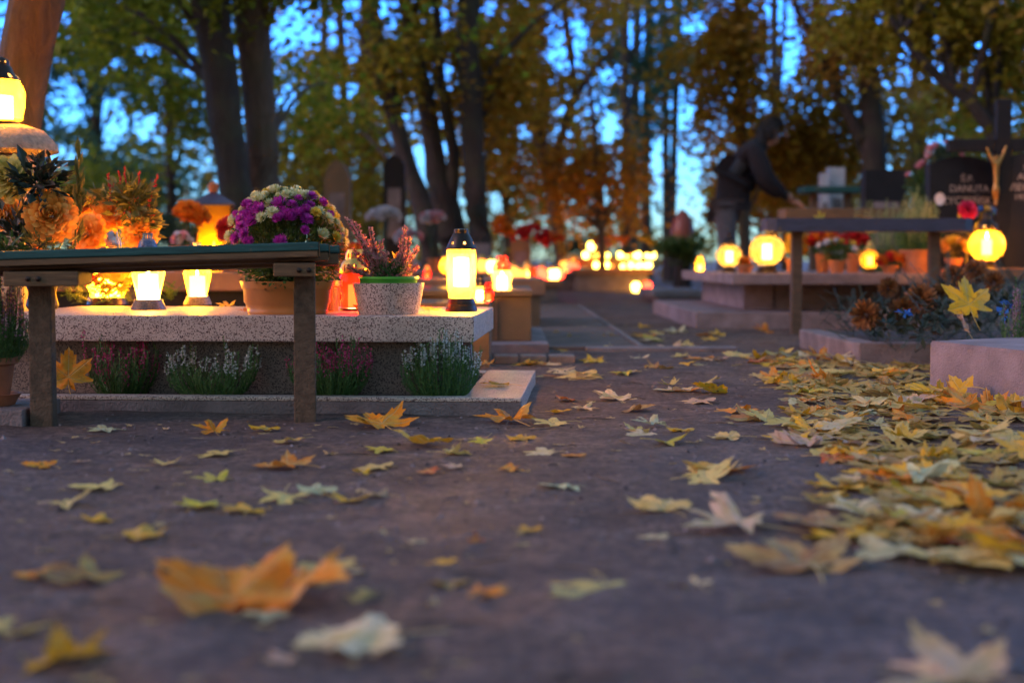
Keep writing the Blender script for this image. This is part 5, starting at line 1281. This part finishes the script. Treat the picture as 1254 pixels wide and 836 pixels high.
# ------------------------------------------------------------------ fallen maple leaves
OUT = [(0, 1), (4, .84), (8, .86), (12, .66), (17, .71), (22, .52), (29, .36), (34, .46), (39, .70), (43, .68), (50, .97), (56, .76), (61, .80), (67, .60), (73, .56), (82, .33), (90, .46), (96, .62), (101, .60), (108, .76), (116, .55), (124, .52), (136, .36), (152, .32), (166, .24), (180, .10)]
def maple_mesh(seed, curl, wave, fold):
    rnd = random.Random(seed); m = MB(); m.uv = []; ex = rnd.choice((.62, .72, .85, 1.0)); asp = rnd.uniform(.85, 1.12); cut = rnd.randrange(9) if rnd.random() < .45 else None
    if seed > 28: ex = .5; cut = None
    pts = []
    jl = [rnd.uniform(.86, 1.1) for _ in range(9)]
    full = [(a, r) for a, r in OUT]+[(-a, r) for a, r in reversed(OUT[1:-1])]
    for a, r in full:
        lob = jl[int((a+180)//41) % 9]; rr = r*(.3+.7*lob)+rnd.uniform(-.02, .02)
        rr = max(rr, .02)**ex
        if cut is not None and int((a+180)//41) % 9 == cut: rr *= rnd.uniform(.5, .7)
        pts.append((math.sin(R(a))*rr*asp, math.cos(R(a))*rr))
    rings = [.22, .42, .62, .82, 1.0]; n = len(pts)
    ca = rnd.uniform(0, PI); cx, cy = math.cos(ca), math.sin(ca)
    def z(x, y):
        r = math.hypot(x, y); an = math.atan2(x, y)
        s_ = x*cx+y*cy
        v = curl*.8*s_*s_+fold*abs(x)*.5+wave*.13*r*math.sin(an*5+seed)+wave*.15*noise.noise(Vector((x*2.6+seed, y*2.6, 0)))+curl*.35*r**3*math.cos(an*2+seed)
        v -= .02*max(0, 1-6*abs(x))*r
        return v
    vs = [(0, 0, z(0, 0))]; uv = [(0, 0, 0)]
    for f_ in rings:
        for (x, y) in pts:
            vs.append((x*f_, y*f_, z(x*f_, y*f_))); uv.append((x*f_, y*f_, 0))
    fs = [(0, 1+(i+1) % n, 1+i) for i in range(n)]
    for j in range(len(rings)-1):
        for i in range(n):
            a = 1+j*n+i; b = 1+j*n+(i+1) % n; fs.append((a, b, b+n, a+n))
    # bend x inwards for strong curls
    if curl > .5:
        k = curl*.9; vs = [(x, y, zz) for x, y, zz in vs]
    m.add(vs, fs); m.uv += uv
    st = MB(); L = rnd.uniform(.7, 1.1); b = rnd.uniform(-.35, .35)
    sp = [Vector((b*t_*t_, -.08-L*t_, z(0, -.08)*(1-t_)+.05*math.sin(t_*3))) for t_ in (0, .25, .5, .75, 1)]
    o0 = len(m.v); m.tube(sp, [.016, .013, .012, .012, .018], 5); m.uv += [(0, 0, 0)]*(len(m.v)-o0)
    zs = [v[2] for v in m.v]; lo = sorted(zs)[int(len(zs)*.04)]
    m.v = [(x*.6, y*.6, (zz-lo)*.6) for x, y, zz in m.v]     # blade is about one unit wide
    return m
LM = []
for i in range(28):
    cu, wv, fo = [(0.05, .6, .0), (.25, .7, .1), (.5, .8, .0), (.15, 1.0, .25), (.7, .7, .1), (-.25, .9, .1), (.35, 1.2, .3), (.05, .8, .2)][i % 8]
    if i >= 26: cu, wv, fo = (.9, 2.2, .7) if i == 26 else (-.5, 2.4, .5)
    mm = maple_mesh(i+3, cu, wv, fo); me = bpy.data.meshes.new('maple_leaf'); me.from_pydata(mm.v, [], mm.f); me.materials.append(M['maple'])
    a_ = me.attributes.new('flat', 'FLOAT_VECTOR', 'POINT')
    for q, u_ in enumerate(mm.uv): a_.data[q].vector = u_
    me.polygons.foreach_set('use_smooth', [True]*len(me.polygons)); me.update(); LM.append(me)
COL = dict(orange=(.86, .24, .005), yellow=(.88, .43, .01), pale=(.80, .56, .18), cream=(.84, .64, .38), green=(.62, .50, .04), brown=(.38, .17, .06), red=(.58, .11, .03), mint=(.56, .58, .36), pink=(.66, .40, .28))
CW = dict(orange='orange', yellow='yellow', pale='pale yellow', cream='cream', green='yellow green', brown='brown', red='rusty red', mint='pale greenish', pink='pinkish pale')
nleaf = [0]
def leaf(pos, size, col, rz=None, tilt=(0, 0), v=None, label=None, group=None):
    r_ = random
    o = bpy.data.objects.new('maple_leaf', LM[v if v is not None else r_.randrange(26)]); C.objects.link(o)
    o.location = pos; s_ = size; o.scale = (s_, s_, s_*r_.uniform(.45, .9))
    o.rotation_euler = (R(tilt[0]), R(tilt[1]), r_.uniform(0, 2*PI) if rz is None else R(rz))
    c = COL[col]; j = r_.uniform(.8, 1.15); o.color = (min(1, c[0]*j), min(1, c[1]*j*r_.uniform(.9, 1.08)), c[2]*j, 1)
    tag(o, label, 'leaf', group); nleaf[0] += 1; return o
def gl(px, py, wpx, col, label, v=None, rz=None, tilt=None, lift=.003):
    """single leaf seen at px,py on the soil, wpx wide in the photo"""
    p = gnd(px, py); s_ = wpx*p.y/F*1.0
    o = leaf((p.x, p.y, lift), s_, col, rz, tilt if tilt else (U(-6, 6), U(-6, 6)), v, label)
    if v is not None and v >= 26: o.scale = (s_, s_, s_*.32)
    return o
# leaves that stand out, with their own words
single = [
 (285, 742, 190, 'orange', 'biggest curled orange maple leaf, blurred, in the left foreground', 26, 20, (15, 0)),
 (355, 735, 150, 'orange', 'second orange leaf with greenish edges lying over the biggest one', 27, 250, (24, 8)),
 (112, 712, 115, 'brown', 'curled brown leaf left of the biggest orange one', 14, 80, (12, 5)),
 (78, 812, 120, 'yellow', 'golden leaf at the bottom left corner of the soil', 4, 200, (10, 10)),
 (5, 775, 110, 'pale', 'pale leaf cut by the left edge near the bottom', 1, 0, None),
 (452, 790, 150, 'cream', 'wide cream leaf low in the left foreground', 3, 100, None),
 (345, 812, 62, 'pink', 'small peach coloured leaf piece below the biggest orange leaf', 5, 30, None),
 (318, 758, 70, 'mint', 'small grey green leaf just below the biggest orange leaf', 0, 300, None),
 (443, 733, 62, 'pale', 'small pale leaf right of the biggest orange leaf', 0, 60, None),
 (742, 728, 145, 'pale', 'wide pale leaf with spread lobes in the middle foreground', 0, 175, None),
 (845, 722, 60, 'cream', 'folded cream leaf beside the wide spread pale leaf', 11, 40, None),
 (898, 733, 40, 'mint', 'small whitish leaf piece with an orange tip', 8, 90, None),
 (905, 648, 140, 'pink', 'large pinkish leaf with raised middle right of the path centre', 6, 70, (8, 0)),
 (985, 695, 180, 'brown', 'broad dull brown leaf in the right foreground', 1, 10, None),
 (1175, 838, 210, 'pink', 'large blurred brownish leaf at the bottom right', 2, 60, None),
 (1215, 640, 110, 'orange', 'glowing orange leaf curled up at the right edge', 4, 140, (15, 5)),
 (1150, 608, 130, 'pale', 'large pale green yellow leaf lying flat right of the path', 0, 20, None),
 (1178, 690, 150, 'pale', 'pale tan leaf near the right edge of the foreground', 1, 200, None),
 (812, 625, 90, 'pale', 'pale leaf with orange tip on the path beside the pinkish one', 3, 30, None),
 (803, 662, 42, 'cream', 'small cream leaf below the pale orange tipped one', 8, 10, None),
 (690, 598, 66, 'mint', 'grey green leaf in the middle of the path', 5, 120, None),
 (648, 652, 40, 'yellow', 'small folded golden leaf left of the path centre', 10, 20, None),
 (585, 668, 26, 'red', 'tiny rust red leaf piece on the bare soil', 4, 20, (30, 0)),
 (512, 666, 28, 'cream', 'tiny whitish leaf piece on the bare soil', 0, 20, None),
 (250, 622, 78, 'green', 'pale green yellow leaf left of centre below the heather bed', 1, 100, None),
 (265, 590, 62, 'green', 'yellow green leaf upright behind the pale green one', 6, 40, (10, 0)),
 (120, 600, 78, 'pale', 'pale orange edged leaf in front of the left bench post', 1, 40, None),
 (390, 605, 58, 'mint', 'crumpled greyish leaf below the right bench post', 3, 20, None),
 (55, 572, 60, 'orange', 'narrow orange brown leaf in front of the left bench post', 9, 80, None),
 (352, 572, 90, 'orange', 'orange brown leaf with long red stem near the right bench post', 2, 60, None),
 (270, 557, 68, 'pale', 'thin pale leaf between the two bench posts', 0, 90, None),
 (262, 530, 55, 'orange', 'curled orange leaf close to the grave kerb', 6, 30, (25, 0)),
 (325, 528, 44, 'yellow', 'golden leaf beside the kerb left of the right bench post', 3, 30, None),
 (130, 528, 50, 'mint', 'pale narrow leaf near the left bench post foot', 0, 90, None),
 (468, 522, 95, 'orange', 'orange leaf right of the bench post before the kerb', 2, 30, (12, 0)),
 (462, 575, 62, 'pale', 'flat pale leaf below the orange ones right of the bench', 0, 20, None),
 (525, 545, 88, 'yellow', 'bright yellow curled leaf right of the bench', 6, 150, (12, 4)),
 (560, 573, 40, 'pink', 'thin pinkish leaf below the bright yellow one', 8, 90, None),
 (468, 553, 55, 'green', 'yellow green leaf left of the bright yellow curled one', 5, 60, None),
 (625, 518, 90, 'orange', 'orange leaf at the corner of the terrazzo base', 6, 20, (8, 0)),
 (680, 520, 60, 'pale', 'pale leaf overlapping the orange leaf by the terrazzo corner', 1, 120, None),
 (640, 540, 42, 'yellow', 'small yellow leaf below the terrazzo corner leaves', 3, 20, None),
 (668, 556, 60, 'cream', 'cream leaf below the small yellow leaf', 0, 70, None),
 (705, 560, 40, 'orange', 'small orange and white leaf pieces left of the path centre', 8, 10, None),
 (715, 463, 68, 'pale', 'pale pinkish leaf on the path behind the terrazzo corner', 0, 30, None),
 (765, 458, 45, 'green', 'yellow leaf with one black spot on the middle path', 5, 80, None),
 (755, 490, 62, 'cream', 'folded cream leaf on the middle path', 11, 20, (6, 6)),
 (800, 522, 55, 'mint', 'whitish leaf with upturned edge on the middle path', 6, 50, (10, 8)),
 (835, 530, 40, 'yellow', 'small golden leaf with black spot on the middle path', 3, 30, None),
 (830, 480, 66, 'cream', 'whitish leaf on the path before the right grave', 1, 60, None),
 (858, 494, 60, 'pink', 'pink tinged leaf beside the whitish one on the path', 0, 10, None),
 (920, 515, 70, 'brown', 'brownish curled leaf on the path left of the drift', 2, 70, None),
 (830, 408, 36, 'mint', 'whitish leaf on the far path before the mauve plinth', 6, 20, (12, 0)),
 (938, 408, 40, 'orange', 'vivid orange leaf close to the slate bench post', 6, 60, (30, 0)),
 (880, 411, 28, 'yellow', 'small golden leaf before the mauve plinth', 2, 60, (16, 0)),
 (728, 443, 30, 'yellow', 'small bright yellow leaf beside the path kerb', 2, 10, (10, 0)),
 (862, 440, 58, 'orange', 'orange leaf with long stem in the middle of the far path', 1, 80, None),
 (820, 430, 60, 'pink', 'pinkish curled leaf on the far path', 6, 20, None),
 (950, 446, 60, 'yellow', 'long narrow yellow leaf on the soil before the kerb corner', 0, 90, None),
 (1005, 440, 50, 'orange', 'ochre leaf leaning on the rough concrete kerb corner', 6, 40, (35, 0)),
 (1012, 467, 60, 'orange', 'glossy rolled orange leaf left of the drift', 4, 90, (18, 0)),
]
for (px, py, wd, col, lab, v, rz, tl) in single: gl(px, py, wd*(.92 if py < 640 else 1.08), col, lab, v, rz, tl)
# leaves leaning on things
def stand(px, py, Y, wpx, col, lab, v=0, rot=(75, 0, 0)):
    p = at(px, py, Y); k = Y/F
    o = leaf(p, wpx*k, col, 0, (0, 0), v, lab); o.rotation_euler = tuple(R(a) for a in rot); return o
stand(84, 462, 3.86, 66, 'orange', 'big veined orange leaf standing upright against the magenta heather', 0, (78, 0, 8))
stand(1152, 498, 4.12, 62, 'yellow', 'bright golden leaf standing against the mauve block', 2, (72, 10, 20))
stand(1212, 505, 3.9, 60, 'orange', 'ochre leaf standing against the mauve block near the right edge', 6, (66, -10, -20))
stand(1240, 512, 3.75, 62, 'yellow', 'ochre leaf standing by the mauve block, half cut by the right edge', 3, (60, 20, 10))
stand(1168, 580, 3.0, 46, 'green', 'olive to orange leaf standing on its tip in the drift', 1, (70, 0, 30))
stand(1105, 512, 3.75, 50, 'orange', 'vivid orange leaf tilted up in the middle of the drift', 4, (50, 15, 30))
stand(1186, 374, 4.98, 70, 'yellow', 'large golden leaf with dark spots lying on the evergreen heap', 0, (62, 5, 12))
stand(1180, 400, 4.95, 40, 'pink', 'narrow peach leaf hanging on the evergreen heap', 3, (60, 0, 70))
stand(1003, 268, 7.85, 20, 'yellow', 'small yellow leaf standing on the slate bench', 5, (85, 0, 15))
leaf(at(1058, 266.3, 7.9), .12, 'orange', 30, (5, 5), 1, 'orange leaf lying flat on the slate bench')
def sl_leaf(px, py, wpx, col, lab, v, rz, tl=(8, 4)):
    p = on_slab(px, py); return leaf((p.x, p.y, SL+.002), wpx*p.y/F, col, rz, tl, v, lab)
sl_leaf(278, 376, 28, 'yellow', 'small curled yellow leaf on the slab beside the brown planter', 6, 20, (20, 0))
sl_leaf(300, 382, 20, 'orange', 'tiny orange leaf touching the brown planter', 6, 70, (20, 0))
sl_leaf(398, 382, 36, 'orange', 'orange leaf on the slab below the red foil', 1, 70)
sl_leaf(447, 384, 36, 'yellow', 'golden leaf leaning on the speckled bowl', 6, 110, (30, 10))
sl_leaf(528, 380, 34, 'orange', 'orange leaf on the slab between bowl and tall lantern', 1, 10)
p = gnd(612, 472, BZ); leaf((p.x, p.y, BZ+.002), .11, 'yellow', 80, (2, 2), 1, 'golden leaf lying on the pale end of the terrazzo base')
p = gnd(596, 448, BZ); leaf((p.x, p.y+.05, BZ+.002), .07, 'orange', 10, (15, 2), 6, 'small orange leaf tucked by the tomb body corner')

# the drift at the right and the scattered rest; look-alikes share a label
def drift_edge(y):        # left limit of the drift at depth y
    return .52+.14*max(0, y-2.3)+.05*math.sin(y*5)
rnd = random.Random(5); placed = []
def zone(x, y, e):
    if y < 2.75: return 'at the near end of the drift'
    if x < e+.16: return 'on the thin outer fringe of the drift by the path'
    if y > 4.5: return 'in the drift before the rough kerb of the evergreen grave'
    if x > 1.28+(4.42-y)*.24-.28: return 'in the drift right against the mauve block'
    return 'in the thick middle of the drift'
def ok_spot(x, y):
    if y > 3.25 and x > 1.28+(4.42-y)*.24 and y < 4.6: return False
    if y > 5.45 and x > 1.32: return False
    if 4.6 <= y and x > 1.36: return y < 5.42 and x < 1.9
    return True
cols = ['yellow']*7+['pale']*6+['orange']*4+['cream']*4+['green']*2+['brown']*2+['mint']+['red', 'pink', 'pink']
n = 0
while n < 128:
    y = 1.85+4.05*rnd.random()**1.25; e = drift_edge(y)
    x = e+abs(rnd.gauss(0, .36)) if rnd.random() < .8 else rnd.uniform(e, e+.9)
    if x > y*.375+.1 or not ok_spot(x, y): continue
    c = rnd.choice(cols); dense = min(1, (x-e)/.35)
    leaf((x, y, .004+rnd.uniform(0, .04)*dense), rnd.uniform(.085, .155), c, None, (rnd.gauss(0, 5+7*dense), rnd.gauss(0, 5+7*dense)), None,
         '%s maple leaf %s' % (CW[c], (z_ := zone(x, y, e))), '%s leaves %s' % (CW[c], z_)); n += 1
# buried lower layer of the drift
m = MB(); m.uv = []
for q in range(380):
    y = rnd.uniform(2.0, 5.7); e = drift_edge(y)+.06; x = e+abs(rnd.gauss(0, .36))
    if x > y*.39+.15 or not ok_spot(x, y): continue
    me = LM[rnd.randrange(26)]; s_ = rnd.uniform(.09, .15)
    Mx = Matrix.Translation((x, y, .003)) @ Matrix.Rotation(rnd.uniform(0, 6.28), 4, 'Z') @ Matrix.Rotation(R(rnd.gauss(0, 6)), 4, 'X') @ Matrix.Diagonal((s_, s_, s_*.6, 1))
    m.mi = 0; m.add([v.co for v in me.vertices], [tuple(p_.vertices) for p_ in me.polygons], Mx); m.uv += [tuple(a.vector) for a in me.attributes['flat'].data]
o = m.build('leaf_litter', M['maple'], smooth=True, sharp=180); o.color = (.46, .27, .08, 1)
tag(o, 'matted lower layer of fallen leaves beneath the drift', 'leaf litter', kind='stuff')
n = 0
while n < 80:                      # open path
    y = 2.6+rnd.random()**1.1*6; x = rnd.uniform(-.02, .95)+(y-3)*.02
    if x > drift_edge(y)+.1 and y < 5.8: continue
    if y > 8.2 and x > .9: continue
    if y < 4.9 and x < .12: continue
    if y > 5.6 and x < .14: continue
    c = rnd.choice(cols); leaf((x, y, .003), rnd.uniform(.07, .14), c, None, (rnd.gauss(0, 7), rnd.gauss(0, 7)), None, '%s maple leaf scattered on the open middle and far path' % CW[c], '%s leaves on the middle and far path' % CW[c]); n += 1
n = 0
while n < 22:                      # bare soil at the left
    y = rnd.uniform(1.7, 3.45); x = rnd.uniform(-.36, .02)*y
    c = rnd.choice(cols); leaf((x, y, .003), rnd.uniform(.04, .10), c, None, (rnd.gauss(0, 6), rnd.gauss(0, 6)), None, 'small %s leaf scattered on the bare soil in front of the teal bench' % CW[c], 'small %s leaves before the teal bench' % CW[c]); n += 1
# small torn pieces all over the soil
m = MB(); m.uv = []
for q in range(440):
    y = 1.3+rnd.random()**1.2*8; x = rnd.uniform(-.36, .36)*y
    if x < -.0 and y > 3.55: continue
    if x > .9 and y > 3: continue
    me = LM[rnd.randrange(26)]; s_ = rnd.uniform(.012, .035)*(1.4 if rnd.random() < .1 else 1)
    Mx = Matrix.Translation((x, y, .003)) @ Matrix.Rotation(rnd.uniform(0, 6.28), 4, 'Z') @ Matrix.Rotation(R(rnd.gauss(0, 10)), 4, 'X') @ Matrix.Diagonal((s_, s_*rnd.uniform(.3, .8), s_*.6, 1))
    nb = 1+5*50; m.add([v.co for v in me.vertices], [tuple(p_.vertices) for p_ in me.polygons], Mx); m.uv += [tuple(a.vector) for a in me.attributes['flat'].data]
o = m.build('leaf_crumbs', M['maple'], smooth=True, sharp=180); o.color = (.58, .40, .20, 1)
tag(o, 'torn leaf crumbs strewn across the bare soil', 'leaf litter', kind='stuff')
print('leaves', nleaf[0])
